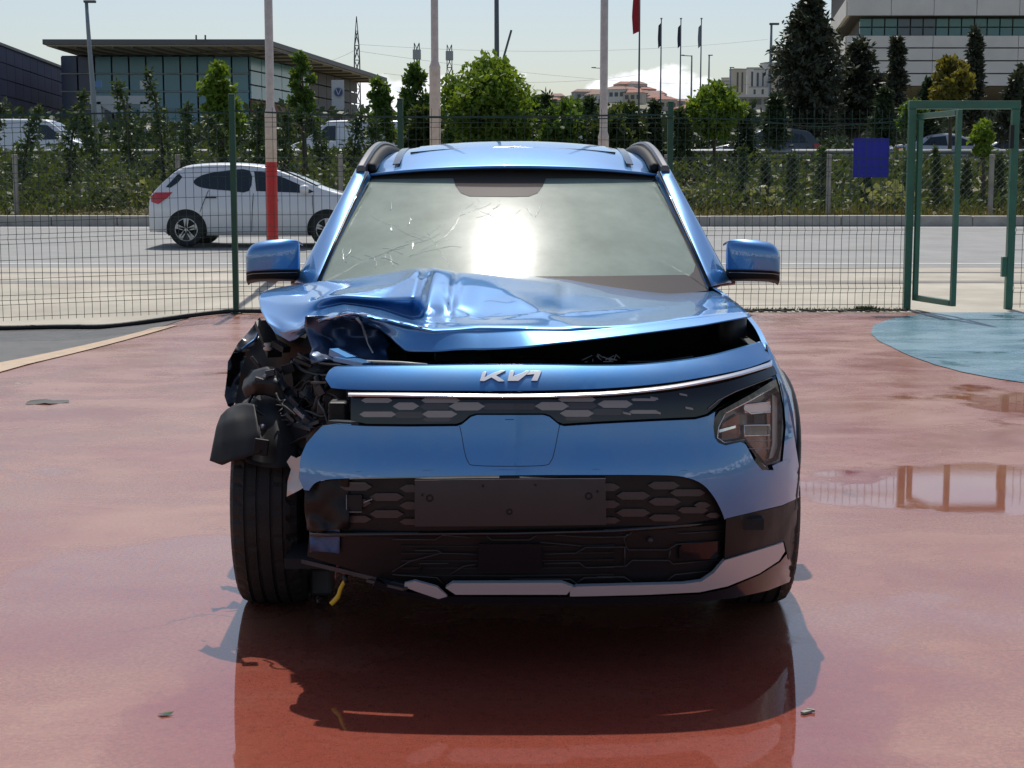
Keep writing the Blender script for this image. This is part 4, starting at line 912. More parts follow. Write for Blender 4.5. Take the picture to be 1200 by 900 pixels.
torn('lower_duct', [(372, 560, 4.5), (410, 600, 4.45), (470, 640, 4.38), (470, 680, 4.36), (400, 665, 4.42), (362, 640, 4.5)], M_dark, rough=.01, seed=23)
own(MB().tube([Vector(q) for q in crs([tuple(P(*p)) for p in ((404, 681, 4.40), (399, 690, 4.40), (396, 699, 4.40), (388, 708, 4.40))], 5)], [.006]*10+[.007]*6, 8).build('yellow_cable', M_yel, None, True))
for pts in ([(397, 659, 4.42), (398, 668, 4.42), (406, 675, 4.41), (409, 680, 4.40)], [(396, 660, 4.42), (394, 668, 4.42), (393, 678, 4.41)], [(399, 657, 4.42), (402, 664, 4.42), (405, 680, 4.4)]):
    own(MB().tube([Vector(q) for q in crs([tuple(P(*p)) for p in pts], 5)], .0022, 6).build('red_cable', M_redw, None, True))
own(MB().bar(P(394, 654, 4.43), P(400, 649, 4.42), .012, .01).build('plug', M_wht))
own(MB().tube([P(404, 674, 4.40), P(406, 683, 4.40)], .008, 8).build('cable_sleeve', M_rubber, None, True))
own(MB().box(P(378, 677, 5.0), (.07, .12, .09)).build('brake_cooling_duct', M_plast2, None, bevel=.01))
for (x0, y0, x1, y1) in ((423, 640, 426, 648), (424, 650, 430, 643), (426, 634, 424, 622)):
    own(MB().tube([P(x0, y0, 4.33), P(x1, y1, 4.33)], .003, 5).build('broken_clip', M_cell))
# ------------------------------------------------------------------ green mesh fence, gate, poles
M_green = mat('green_powder_coat', (.014, .085, .048), .42, var=.2, vscale=6)
M_gate = mat('gate_green_paint', (.020, .125, .070), .36, var=.18, vscale=5, coat=.3, coat_r=.2)
M_wire = mat('green_wire', (.018, .058, .040), .5)
M_blk = mat('black_hose', (.015, .015, .015), .6)
def gpt(px, y):          # ground point at world Y below pixel column px
    x = (px-600)/F_PX*y/CP*CP
    return Vector(((px-600)/F_PX*(y*CP - (ground_z(0, y)-CAM_H)*SP), y, 0))
FP = []
for px, y, h in ((-260, 16.4, 2.32), (277, 17.0, 2.32), (471, 17.12, 2.28), (783, 17.3, 2.26)):
    p = gpt(px, y); p.z = ground_z(p.x, y); FP.append((p, h))
gl = gpt(1062, 17.5); gr_ = gpt(1181, 17.5)
FP.append((gl, 2.20))
fence = empty('mesh_fence', (FP[2][0].x, FP[2][0].y, 0), 'dark green welded wire fence between the red court and road', 'fence')
FI = Matrix.Translation(fence.location).inverted()
def fo(o, par=None): o.parent = fence; o.matrix_parent_inverse = FI; return o
for p, h in FP[:4]:
    fo(MB().box((p.x, p.y, p.z+h/2), (.06, .06, h)).box((p.x, p.y, p.z+h+.006), (.068, .068, .018)).box((p.x, p.y, p.z+.008), (.12, .12, .012)).build('post', M_green, None, bevel=.004))
BENDS = (.22, .86, 1.50, 2.02)
def wire_panel(a, b, hgt, name='wire_mesh', drop=.02):
    mb = MB(); d = b-a; d.z = 0; Ln = d.length; d.normalize(); nrm_ = Vector((d.y, -d.x, 0)); n = int(Ln/.083)
    def prof(z):
        for c in BENDS:
            t = abs(z-c)
            if t < .05: return .028*(1-t/.05)
        return 0
    zs = [0.0]
    for c in BENDS: zs += [c-.05, c, c+.05]
    zs += [hgt]
    for i in range(n+1):
        q = a+d*(Ln*i/n); g = lerp(ground_z(a.x, a.y), ground_z(b.x, b.y), i/n)+drop
        mb.tube([Vector((q.x, q.y, g+z))+nrm_*prof(z) for z in zs], .0033, 4, False)
    z = .06
    hz = []
    for c in BENDS: hz += [c-.05, c+.05, c]
    z = .04
    while z < hgt-.03:
        if all(abs(z-c) > .1 for c in BENDS): hz.append(z)
        z += .2
    for z in hz:
        pts = []
        for i in range(13):
            q = a+d*(Ln*i/12); pts.append(Vector((q.x, q.y, lerp(ground_z(a.x, a.y), ground_z(b.x, b.y), i/12)+drop+z))+nrm_*(prof(z)-.005))
        mb.tube(pts, .0035, 4, False)
    return tag(mb.build(name, M_wire, None), kind='stuff')
for i in range(4):
    fo(wire_panel(FP[i][0], FP[i+1][0], 2.17))
gr2 = gpt(1440, 17.6); fo(wire_panel(gr_+Vector((.05, 0, 0)), gr2, 2.17))
fo(MB().box((gr2.x, gr2.y, 1.13), (.06, .06, 2.26)).build('post', M_green))
# sagging top wire
pts = [P(560, 137, 17.15), P(700, 139, 17.2), P(790, 138, 17.25), P(880, 141, 17.35), P(950, 148, 17.4), P(1000, 146, 17.4), P(1060, 141, 17.45)]
fo(MB().tube([Vector(q) for q in crs([tuple(p) for p in pts], 6)], .006, 5).build('loose_top_wire', M_wire))
tp = [Vector((FP[0][0].lerp(FP[1][0], t).x, FP[0][0].lerp(FP[1][0], t).y-.01, 2.12+.02*math.sin(9*t))) for t in frange(0, 1, 10)]
fo(MB().tube(tp, .009, 5).build('top_cable', M_wire)); 
tp = [FP[1][0]+Vector((0, -.02, 2.16)), FP[2][0]+Vector((0, -.02, 2.10)), FP[3][0]+Vector((0, -.02, 2.13))]
fo(MB().tube([Vector(q) for q in crs([tuple(p) for p in tp], 6)], .009, 5).build('top_cable', M_wire))
# black hose lying along the fence foot
hp = []
for i in range(41):
    q = FP[0][0].lerp(FP[1][0], i/34); q.y -= .06+.05*math.sin(i*.7)*math.sin(i*.23); hp.append(Vector((q.x, q.y, ground_z(q.x, q.y)+.03)))
hp = [p for p in hp if p.x < -2.55]
tag(MB().tube([Vector(q) for q in crs([tuple(p) for p in hp], 3)], .026, 7).build('ground_hose', M_blk, None, True), 'black hose lying along the fence foot at the left', 'hose')
# weeds at the fence foot
rnd = random.Random(31); mb = MB()
for k in range(900):
    px = rnd.uniform(860, 1062) if k % 3 else rnd.gauss(1015, 10); q = gpt(px, 17.38+rnd.uniform(-.12, .12)); h = rnd.uniform(.015, .05)*(1.5 if abs(px-1015) < 12 else 1)
    a = rnd.uniform(0, 6.28); w_ = Vector((math.cos(a), math.sin(a), 0))*.008; l = Vector((rnd.uniform(-.03, .03), rnd.uniform(-.03, .03), h))
    mb.add([q-w_, q+w_, q+l+w_*.3], [(0, 1, 2)])
M_weed = mat('weed', (.05, .09, .025), .7, var=.3)
tag(mb.build('weeds', M_weed), 'thin green weeds along the fence foot', 'weeds', kind='stuff')
mb = MB()
for k in range(220):
    px = rnd.uniform(850, 1062); q = gpt(px, 17.3+rnd.uniform(-.15, .1)); s_ = rnd.uniform(.01, .035)
    mb.box(q+Vector((0, 0, s_*.3)), (s_*2, s_, s_*.8), Matrix.Rotation(rnd.uniform(0, 3), 3, 'Z'))
tag(mb.build('fence_foot_debris', mat('soil', (.05, .04, .03), .9)), 'dark crumbs of soil along the fence foot', 'debris', kind='stuff')
def gq(px, py): r = ray(px, py); return r*(CAM_H/-r.z)+Vector((0, 0, CAM_H))
q = gq(193, 838); mb = MB()
vs_ = [(-.02, 0, .003), (-.005, -.012, .006), (.018, -.006, .004), (.024, .004, .009), (.004, .012, .005)]
o = mk('fallen_leaf', vs_, [(0, 1, 2, 3, 4)], M_weed, None, False, q); tag(o, 'small green leaf lying on the wet court at lower left', 'leaf')
q = gq(945, 836); mb = MB().box((0, 0, .004), (.03, .012, .006), Matrix.Rotation(.6, 3, 'Z')).box((.012, .008, .006), (.022, .006, .006), Matrix.Rotation(-.5, 3, 'Z'))
o = mb.build('plastic_scrap', mat('scrap_grey', (.25, .27, .22), .5), None, False, q); tag(o, 'small grey plastic scrap on the wet court at lower right', 'scrap')
q = gq(52, 472); vs_ = [(.13*math.cos(a)*(1+.25*math.sin(3*a+1)), .10*math.sin(a)*(1+.3*math.sin(5*a)), .006+.006*math.sin(4*a)) for a in [6.283*k/14 for k in range(14)]]
o = mk('rubber_piece', vs_+[(0, 0, .014)], [(k, (k+1) % 14, 14) for k in range(14)], M_blk, None, True, q); tag(o, 'flat dark rubber scrap on the court at the far left', 'scrap')
# gate
gate = empty('gate', gl, 'green steel gate standing open beside the blue sign', 'gate'); GI = Matrix.Translation(gl).inverted()
def go(o, par=None):
    o.parent = par or gate; o.matrix_parent_inverse = GI; return o
go(MB().box((gl.x, gl.y, 1.10), (.078, .078, 2.20)).build('gate_post', M_gate, None, bevel=.005))
go(MB().box((gr_.x, gr_.y, 1.10), (.078, .078, 2.20)).build('gate_post', M_gate, None, bevel=.005))
go(MB().box(((gl.x+gr_.x)/2, gl.y, 2.245), (gr_.x-gl.x+.09, .088, .088)).build('lintel', M_gate, None, bevel=.005))
hinge = Vector((gl.x+.075, gl.y-.02, 0)); ang = R(-79); W_ = .93
def lp(u, z, o=0): return hinge+Vector((math.cos(ang)*u-math.sin(ang)*o, math.sin(ang)*u+math.cos(ang)*o, z))
leaf = go(MB().bar(lp(.03, .11), lp(.03, 2.15), .052, .052, (math.cos(ang), math.sin(ang), 0)).bar(lp(W_, .11), lp(W_, 2.15), .052, .052, (math.cos(ang), math.sin(ang), 0))
          .bar(lp(.06, .14), lp(W_-.03, .14), .06, .06).bar(lp(.06, 2.12), lp(W_-.03, 2.12), .06, .06).build('gate_leaf', M_gate, None, bevel=.004))
mb = MB()
for k in range(1, 11): mb.tube([lp(.06+(W_-.09)*k/11, .17), lp(.06+(W_-.09)*k/11, 2.09)], .003, 4, False)
for k in range(1, 10): mb.tube([lp(.06, .15+.2*k), lp(W_-.03, .15+.2*k)], .003, 4, False)
tag(go(mb.build('leaf_mesh', M_wire), leaf), kind='stuff')
for z in (.42, 1.1, 1.9): go(MB().box(hinge+Vector((-.02, 0, z)), (.05, .05, .12)).build('hinge', M_gate), leaf)
mb = MB()
for s in (-1, 1):
    c = lp(W_, 1.28, s*.055)
    mb.bar(lp(W_-.035, 1.28, s*.07), lp(W_+.035, 1.28, s*.07), .09, .10)
go(mb.build('lock_plate', mat('gate_lock_black', (.02, .02, .02), .4, metal=.5)), leaf)
go(MB().tube([lp(W_-.03, 1.52, -.06), lp(W_-.08, 1.50, -.08), lp(W_-.08, 1.58, -.09)], .012, 6).build('gate_handle', MATS['gate_lock_black']), leaf)
go(MB().box((gr_.x-.07, gl.y-.02, .48), (.05, .06, .22)).build('strike_plate', M_gate, None, bevel=.004)); go(MB().box((gr_.x-.04, gl.y-.05, 1.38), (.04, .03, .05)).build('catch', M_gate))
go(MB().box((gr_.x-.04, gl.y-.03, 1.9), (.04, .05, .25)).build('catch_plate', MATS['gate_lock_black']))
# blue sign plate on the fence
a_, b_ = P(1000.5, 162, 17.53), P(1041, 208, 17.53)
sg = mk('blue_sign', [], [], None); COL.objects.unlink(sg); bpy.data.objects.remove(sg)
M_bsign = mat('blue_enamel', (.014, .018, .40), .4, var=.05)
mb = MB().box(((a_.x+b_.x)/2, 17.53, (a_.z+b_.z)/2), (b_.x-a_.x, .006, a_.z-b_.z))
o = mb.build('blue_sign', M_bsign); tag(o, 'plain blue plate wired to the green fence left of the gate', 'sign')
# three striped poles behind the fence
M_pole = mat('weathered_white_pole', (.56, .50, .47), .55, var=.14, vscale=14, bump=.2, bscale=40)
M_polered = mat('red_pole_paint', (.50, .022, .022), .45, var=.12, vscale=8)
def striped_pole(px_b, px_t, Yd, yred, ystep, r0, r1, label):
    q = gpt(px_b, Yd); g = ground_z(q.x, Yd); zr = P(px_b, yred, Yd).z; zs = P(px_b, ystep, Yd).z
    e = empty('striped_pole', (q.x, Yd, g), label, 'pole', 'striped poles behind the fence')
    b = MB(); n = 20
    b.lathe([(r0, 0), (r0, zr-g)], (0, 0, 0), 'Z', n); b.build('red_base', M_polered, e, True)
    MB().lathe([(r0-.002, zr-g), (r0, zr-g), (r0, zs-g-.03), (r0+.004, zs-g-.02), (r1+.002, zs-g+.05), (r1, zs-g+.06)], (0, 0, 0), 'Z', n).build('lower_tube', M_pole, e, True)
    MB().lathe([(r1, zs-g+.06), (r1*.93, 7.5), (0, 7.5)], (0, 0, 0), 'Z', n).build('upper_tube', M_pole, e, True)
    MB().lathe([(r0*1.9, 0), (r0*1.9, .02), (r0, .021)], (0, 0, 0), 'Z', n).build('base_flange', M_dmetal, e)
striped_pole(320.5, 315, 21.3, 190, 131, .077, .056, 'red and white striped pole in front of the white hatchback')
striped_pole(511, 509, 21.4, 235, 77, .073, .050, 'white pole rising behind the roof, middle of the three')
striped_pole(706, 711, 21.4, 235, 159, .071, .053, 'white pole behind the right roof rail, nearest the flags')

# ------------------------------------------------------------------ other cars
M_white = mat('white_car_paint', (.72, .73, .74), .3, coat=1, coat_r=.04)
M_cglass = mat('dark_car_glass', (.015, .02, .024), .05, coat=.6)
M_taill = mat('red_tail_lamp', (.55, .02, .02), .15, coat=1)
M_rimm = mat('alloy_rim', (.45, .46, .47), .3, metal=.8)
M_hlamp = mat('clear_head_lamp', (.6, .62, .64), .1, metal=.3, coat=1)
def make_car(name, loc, face, spec, paint, label, cat, group=None, detail=True):
    """a car lying along X, nose to +X, turned with face=-1; spec: top profile, belt height, windows, wheel places"""
    Ln, W_, belt = spec['len'], spec['w']/2, spec['belt']; top = spec['top']; wheels = spec['wheels']; wr = spec.get('wr', .31)
    e = empty(name, loc, label, cat, group, 0 if face > 0 else math.pi)
    zr = max(z for x, z in top)
    def wid(x):
        t = x/Ln
        return W_*interp([(0, .80), (.04, .92), (.12, .985), (.3, 1.0), (.7, 1.0), (.88, .975), (.96, .88), (1, .72)], t)
    def hw(x, z):
        b = wid(x)
        if z < .22: return b*.93
        if z < belt: return b*interp([(.2, .94), (.35, .985), (.55, 1.0), (belt-.15, 1.0), (belt, .965)], z)
        return b*.965 - (z-belt)*spec.get('tumble', .36)
    rows = []; xs = [0.0, .02, .06] + frange(.12, Ln-.12, 44) + [Ln-.06, Ln-.02, Ln]
    for x in xs:
        T = interp_lin(top, x); bot = .20 if .3 < x < Ln-.3 else .26
        bz = min(belt, T-.04)
        ring = [(0, bot), (wid(x)*.9, bot), (hw(x, .30), .30), (hw(x, .5), min(.5, bz-.02)), (hw(x, .68), min(.68, bz-.01)), (hw(x, bz), bz)]
        if T > belt+.08:
            for f in (.35, .7, .93): ring.append((hw(x, lerp(bz, T, f)), lerp(bz, T, f)))
            ring += [(hw(x, T)-.05, T-.012), (hw(x, T)*.55, T+.012), (0, T+.02)]
        else:
            for f in (.3, .6, .85): ring.append((hw(x, bz)*(1-.06*f), lerp(bz, T, f)))
            ring += [(hw(x, bz)*.82, T-.004), (hw(x, bz)*.5, T+.008), (0, T+.014)]
        rows.append(ring)
    vs = []; n = len(rows[0]); fs = []
    for s in (-1, 1):
        o0 = len(vs)
        for x, rg in zip(xs, rows): vs += [(x-Ln/2, s*a, z) for a, z in rg]
        q = [(o0+i*n+k, o0+i*n+k+1, o0+(i+1)*n+k+1, o0+(i+1)*n+k) for i in range(len(xs)-1) for k in range(n-1)]
        fs += q if s < 0 else [f[::-1] for f in q]
        fs += [tuple(o0+k for k in range(n)), tuple(o0+(len(xs)-1)*n+k for k in range(n-1, -1, -1))]
    body = mk('body', vs, fs, paint, e, True)
    for s in (-1, 1):
        mp_ = lambda off: (lambda x, z: Vector((x-Ln/2, s*(hw(x, z)+off), z)))
        for nm, poly in spec['glass']:
            panel(nm, poly, mp_(.006), M_cglass, e, .12, .01, (0, -s, 0))
        for wx in wheels:
            panel('wheel_arch', [(wx+(wr+.055)*math.cos(R(a)), max(.2, wr+(wr+.055)*math.sin(R(a)))) for a in range(-20, 201, 10)], mp_(.003), M_dark, e, .1, .01, (0, -s, 0))
            we = bpy.data.objects.new('wheel', None); link(we, e); we.location = (wx-Ln/2, s*(W_-.085), wr)
            MB().lathe([(wr*.66, -.10), (wr*.9, -.105), (wr*.98, -.09), (wr, -.05), (wr, .05), (wr*.98, .09), (wr*.9, .105), (wr*.66, .10)], (0, 0, 0), 'Y', 28).build('tyre', M_tyre, we, True)
            rb = MB().lathe([(wr*.67, s*.095), (wr*.62, s*.085), (wr*.6, s*.04), (0, s*.035)], (0, 0, 0), 'Y', 28)
            rb.build('rim_well', M_dmetal, we)
            rb = MB().lathe([(wr*.68, s*.098), (wr*.62, s*.1), (wr*.60, s*.085)], (0, 0, 0), 'Y', 28).lathe([(wr*.16, s*.06), (wr*.15, s*.1), (0, s*.1)], (0, 0, 0), 'Y', 12)
            for k in range(5):
                a = 2*math.pi*k/5+.3
                for da in (-.13, .13):
                    rb.bar((wr*.1*math.cos(a), s*.09, wr*.1*math.sin(a)), (wr*.63*math.cos(a+da), s*.09, wr*.63*math.sin(a+da)), .045, .03, (0, 1, 0))
            rb.build('rim', M_rimm, we)
        if detail:
            for hx, hz in spec.get('handles', []):
                MB().box((hx-Ln/2, s*(hw(hx, hz)+.015), hz), (.19, .03, .028)).build('door_handle', M_dark, e, bevel=.008)
            for (lx0, lx1, lz0, lz1) in spec.get('door_lines', []):
                pts = [mp_(.002)(lerp(lx0, lx1, t), lerp(lz0, lz1, t)) for t in frange(0, 1, 8)]
                MB().tube(pts, .006, 4).build('door_joint', M_dark, e)
            mx_, mz = spec['mirror']
            MB().lathe([(0, -.09), (.07, -.08), (.085, 0), (.07, .06), (0, .07)], (mx_-Ln/2, s*(hw(mx_, mz)+.13), mz), 'X', 14).build('door_mirror', paint, e, True)
            MB().bar((mx_-Ln/2, s*(hw(mx_, mz)-.02), mz-.06), (mx_-Ln/2, s*(hw(mx_, mz)+.12), mz-.05), .05, .04).build('mirror_arm', M_dark, e)
        panel('tail_lamp', spec['tail'], mp_(.008), M_taill, e, .1, .01, (0, -s, 0))
        panel('head_lamp', spec['head'], mp_(.008), M_hlamp, e, .1, .01, (0, -s, 0))
    for nm, key, off in (('windscreen', 'ws', 1), ('rear_window', 'rw', -1)):
        if key in spec:
            (xa, xb) = spec[key]; vs = []; sl = Vector((-(interp_lin(top, xb)-interp_lin(top, xa)), 0, xb-xa)).normalized()*.012
            if sl.z < 0: sl = -sl
            m_ = 8
            for t in frange(.05, .95, m_):
                x = lerp(xa, xb, t); z = interp_lin(top, x)
                for f in (-.86, -.5, 0, .5, .86): vs.append(Vector((x-Ln/2, hw(x, z)*f, z+.016*(1-f*f)))+sl*1.0)
            mk(nm, vs, [(i*5+k, i*5+k+1, (i+1)*5+k+1, (i+1)*5+k) for i in range(m_) for k in range(4)], M_cglass, e, True)
    if spec.get('plate_rear'):
        MB().box((-Ln/2-.004, 0, spec['plate_rear']), (.012, .5, .11)).build('number_plate', M_white, e)
    return e
def interp_lin(tab, x):
    if x <= tab[0][0]: return tab[0][1]
    for (a, b), (c, d) in zip(tab, tab[1:]):
        if x <= c: return b+(d-b)*(x-a)/(c-a) if c > a else d
    return tab[-1][1]
HATCH = dict(len=4.0, w=1.74, belt=.93, wr=.308, wheels=(.70, 3.21), tumble=.36, mirror=(2.83, 1.02), plate_rear=.62,
    top=crs([(0, .62), (.02, .86), (.10, .98), (.22, 1.10), (.42, 1.30), (.60, 1.42), (.85, 1.465), (1.3, 1.488), (1.8, 1.47), (2.2, 1.41), (2.6, 1.27), (2.95, 1.11), (3.12, 1.035), (3.4, .97), (3.7, .88), (3.88, .76), (3.97, .60), (4.0, .48)], 4),
    glass=[('rear_side_glass', crs([(.83, 1.17), (1.0, 1.28), (1.35, 1.345), (1.82, 1.355), (1.82, .99), (1.45, 1.0), (1.1, 1.03), (.90, 1.08)], 3, True)), ('front_side_glass', [(1.95, .99), (1.90, 1.345), (2.15, 1.32), (2.45, 1.22), (2.75, 1.09), (2.98, .98), (2.9, .955)]), ('quarter_pane', [(.33, 1.06), (.52, 1.27), (.56, 1.30), (.62, 1.24), (.55, 1.14), (.42, 1.05)])],
    tail=[(.06, .80), (.05, .90), (.14, .965), (.46, .97), (.38, .88), (.2, .76)], head=[(3.45, .80), (3.55, .90), (3.82, .72), (3.8, .62)],
    handles=[(1.15, .88), (2.25, .83)], door_lines=[(1.86, 1.9, .28, .95), (2.98, 2.95, .28, .92), (.95, 1.1, .62, 1.0)], ws=(2.22, 3.05), rw=(.2, .6))
VAN = dict(len=4.9, w=1.9, belt=1.15, wr=.33, wheels=(.95, 3.95), tumble=.18, mirror=(3.75, 1.25),
    top=crs([(0, .7), (.01, 1.2), (.06, 1.85), (.2, 1.96), (1.5, 2.0), (3.0, 1.98), (3.3, 1.92), (3.75, 1.58), (4.05, 1.27), (4.5, 1.10), (4.78, .95), (4.88, .7), (4.9, .5)], 4),
    glass=[('front_side_glass', [(2.9, 1.2), (2.9, 1.78), (3.25, 1.76), (3.6, 1.48), (3.85, 1.22)])],
    tail=[(.03, .9), (.03, 1.4), (.14, 1.4), (.14, .9)], head=[(4.35, .85), (4.4, 1.0), (4.75, .88), (4.75, .72)], handles=[(2.7, 1.05)], door_lines=[(2.75, 2.75, .3, 1.8)], ws=(3.32, 4.03))
SEDAN = dict(len=4.5, w=1.78, belt=.93, wr=.315, wheels=(.85, 3.55), tumble=.40, mirror=(3.05, 1.0), plate_rear=.6,
    top=crs([(0, .6), (.02, .92), (.15, 1.02), (.6, 1.06), (.95, 1.22), (1.35, 1.40), (1.9, 1.46), (2.4, 1.43), (2.8, 1.27), (3.25, 1.04), (3.6, .97), (4.1, .85), (4.4, .7), (4.5, .48)], 4),
    glass=[('rear_side_glass', [(1.0, 1.0), (1.35, 1.30), (1.95, 1.36), (2.0, .98)]), ('front_side_glass', [(2.08, .98), (2.05, 1.36), (2.4, 1.33), (2.75, 1.20), (3.12, .98)])],
    tail=[(.04, .75), (.04, .93), (.4, .92), (.35, .8)], head=[(3.95, .7), (4.0, .82), (4.35, .68), (4.35, .6)], handles=[(1.5, .86), (2.5, .85)], door_lines=[(2.04, 2.04, .3, .95)], ws=(2.5, 3.2), rw=(.65, 1.3))
SUV = dict(len=4.4, w=1.84, belt=1.08, wr=.35, wheels=(.85, 3.5), tumble=.33, mirror=(3.0, 1.15), plate_rear=.7,
    top=crs([(0, .6), (.02, 1.05), (.12, 1.2), (.35, 1.52), (.6, 1.66), (1.3, 1.72), (2.0, 1.70), (2.5, 1.60), (2.95, 1.32), (3.2, 1.15), (3.7, 1.08), (4.15, .96), (4.35, .8), (4.4, .5)], 4),
    glass=[('rear_side_glass', [(.5, 1.15), (.75, 1.48), (1.7, 1.57), (1.72, 1.13)]), ('front_side_glass', [(1.82, 1.13), (1.8, 1.57), (2.3, 1.52), (2.65, 1.38), (2.98, 1.12)])],
    tail=[(.03, .9), (.03, 1.1), (.3, 1.12), (.26, .95)], head=[(3.85, .85), (3.9, .98), (4.27, .85), (4.27, .75)], handles=[(1.2, 1.0), (2.3, .98)], door_lines=[(1.76, 1.76, .3, 1.1)], ws=(2.55, 3.12), rw=(.14, .5))
def car_at(px_rear_or_left, Yd): return (px_rear_or_left-600)/F_PX*(Yd*CP)
zc = ground_z(0, 29.0)+.005
make_car('hatchback', (car_at(172, 28.3)+2.0, 29.1, zc), 1, HATCH, M_white, 'white hatchback driving along the road behind the fence', 'car')
M_silverc = mat('silver_car_paint', (.50, .52, .54), .3, metal=.3, coat=1); M_greyc = mat('dark_grey_car_paint', (.05, .055, .06), .3, coat=1); M_palec = mat('pale_green_white_paint', (.60, .66, .64), .3, coat=1)
HZ = 2.01
make_car('delivery_van', (car_at(115, 62)-2.45, 62, HZ), 1, VAN, M_white, 'white van driving right on the highway at the far left', 'van')
make_car('delivery_van', (car_at(338, 63)+2.45, 63, HZ), -1, VAN, M_white, 'white van driving left on the highway left of the car roof', 'van')
make_car('sedan', (car_at(770, 62)-2.25, 62, HZ), 1, SEDAN, M_palec, 'pale sedan on the highway just right of the third pole', 'car')
make_car('sport_utility_car', (car_at(828, 64)+2.2, 64, HZ), -1, SUV, M_greyc, 'dark grey off-road car driving left on the highway', 'car')
make_car('sedan', (car_at(1042, 62)+2.25, 62, HZ), 1, SEDAN, M_silverc, 'silver sedan with red tail lamp seen through the gate leaf', 'car')
make_car('sedan', (car_at(1112, 68)+2.25, 68, HZ+.02), -1, SEDAN, M_white, 'white sedan on the highway framed by the gate opening', 'car')
# ------------------------------------------------------------------ chain-link fence, barrier
M_conc = mat('weathered_concrete', (.30, .28, .25), .85, var=.25, vscale=2, bump=.3, bscale=40)
M_gal = mat('galvanised_steel', (.32, .33, .33), .5, metal=.5, var=.15, vscale=3)
M_link = mat('chain_link_wire', (.09, .095, .09), .6)
cl = empty('chain_link_fence', (0, 37.6, ground_z(0, 37.6)), 'old chain-link fence on concrete posts beyond the road', 'fence')
zf = ground_z(0, 37.6)
step = (210-20)/F_PX*37.4/1.0
x0 = (20-600)/F_PX*37.4
xs_p = [x0+step*k for k in range(-1, 9)]
for x in xs_p: MB().box((x, 0, .75), (.10, .10, 1.7)).box((x, -.06, 1.56), (.07, .16, .07)).build('post', M_conc, cl, bevel=.01)
mb = MB(); X0, X1, Hh = xs_p[0], xs_p[-1], 1.45; n = int((X1-X0)/.17)
for i in range(-9, n+1):
    for s in (1, -1):
        a = X0+i*.17; b = a+Hh
        xa, xb = max(a, X0), min(b, X1)
        if xb <= xa: continue
        za, zb = (xa-a), (xb-a)
        mb.tube([(xa, -.02*s, .1+(za if s > 0 else Hh-za)), (xb, -.02*s, .1+(zb if s > 0 else Hh-zb))], .0042, 3, False)
tag(mb.build('chain_mesh', M_link, cl), kind='stuff')
for z in (.12, .8, 1.53): MB().tube([(X0, -.03, z), (X1, -.03, z)], .006, 4).build('line_wire', M_link, cl)
gr = empty('guard_rail', (0, 57.6, 2.0), 'long steel guard rail along the near edge of the highway', 'guard rail')
for k in range(-9, 10):
    MB().box((k*4.0, .08, .0), (.12, .12, 1.5)).build('post', M_gal, gr)
    for z in (.62, .25):
        vs = []
        for x in (k*4.0-2.0, k*4.0+1.99):
            for dy, dz in ((0, -.15), (-.06, -.10), (-.06, -.04), (0, 0), (-.06, .04), (-.06, .10), (0, .15)): vs.append((x, dy, z+dz))
        mk('rail_beam', vs, [(i, i+1, i+8, i+7) for i in range(6)], M_gal, gr)
bw = empty('barrier_wall', (0, 57.0, 0), 'low stained concrete wall under the highway guard rail', 'wall')
for k in range(-9, 10):
    MB().box((k*4.0, .2, 1.5), (3.97, .3, .95)).build('wall_block', M_conc, bw)
# ------------------------------------------------------------------ plants
def leaf_mat(name, col, var=.35, trans=.35, rough=.55):
    m = bpy.data.materials.new(name); m.use_nodes = True; t = m.node_tree; t.nodes.clear(); K = t.links.new
    o = N(t, 'ShaderNodeOutputMaterial'); mxs = N(t, 'ShaderNodeMixShader'); mxs.inputs[0].default_value = trans
    d = N(t, 'ShaderNodeBsdfPrincipled'); d.inputs['Roughness'].default_value = rough; d.inputs['Specular IOR Level'].default_value = .3
    tr = N(t, 'ShaderNodeBsdfTranslucent'); c = N(t, 'ShaderNodeTexCoord'); n = N(t, 'ShaderNodeTexNoise'); n.inputs['Scale'].default_value = 2.4; n.inputs['Detail'].default_value = 8; n.inputs['Roughness'].default_value = .75
    K(c.outputs['Object'], n.inputs['Vector']); r = N(t, 'ShaderNodeValToRGB'); e = r.color_ramp.elements; e[0].position = .32; e[1].position = .68
    e[0].color = (*[x*(1-var) for x in col], 1); e[1].color = (col[0]*(1+var*1.2), col[1]*(1+var), col[2]*(1+var*.6), 1)
    K(n.outputs['Fac'], r.inputs[0]); K(r.outputs[0], d.inputs['Base Color'])
    hs = N(t, 'ShaderNodeMix', data_type='RGBA', blend_type='MULTIPLY'); hs.inputs['Factor'].default_value = 1; hs.inputs['B'].default_value = (1.25, 1.15, .5, 1)
    K(r.outputs[0], hs.inputs['A']); K(hs.outputs['Result'], tr.inputs['Color'])
    K(d.outputs[0], mxs.inputs[1]); K(tr.outputs[0], mxs.inputs[2]); K(mxs.outputs[0], o.inputs[0])
    return m
LF_light = leaf_mat('fresh_leaves', (0.15, 0.24, 0.035)); LF_mid = leaf_mat('mid_green_leaves', (0.1, 0.175, 0.04)); LF_dark = leaf_mat('dark_needles', (0.042, 0.068, 0.034), trans=.15)
LF_cedar = leaf_mat('cedar_needles', (0.068, 0.108, 0.05), trans=.25); LF_cyp = leaf_mat('grey_green_needles', (0.055, 0.066, 0.045), trans=.12); LF_yel = leaf_mat('yellow_green_leaves', (.17, .16, .035)); LF_hedge = leaf_mat('hedge_leaves', (0.068, 0.1, 0.036)); LF_dry = leaf_mat('dry_grass_blades', (.19, .17, .065))
M_bark = mat('bark', (.09, .07, .05), .9, var=.3, vscale=6, bump=.8, bscale=30)
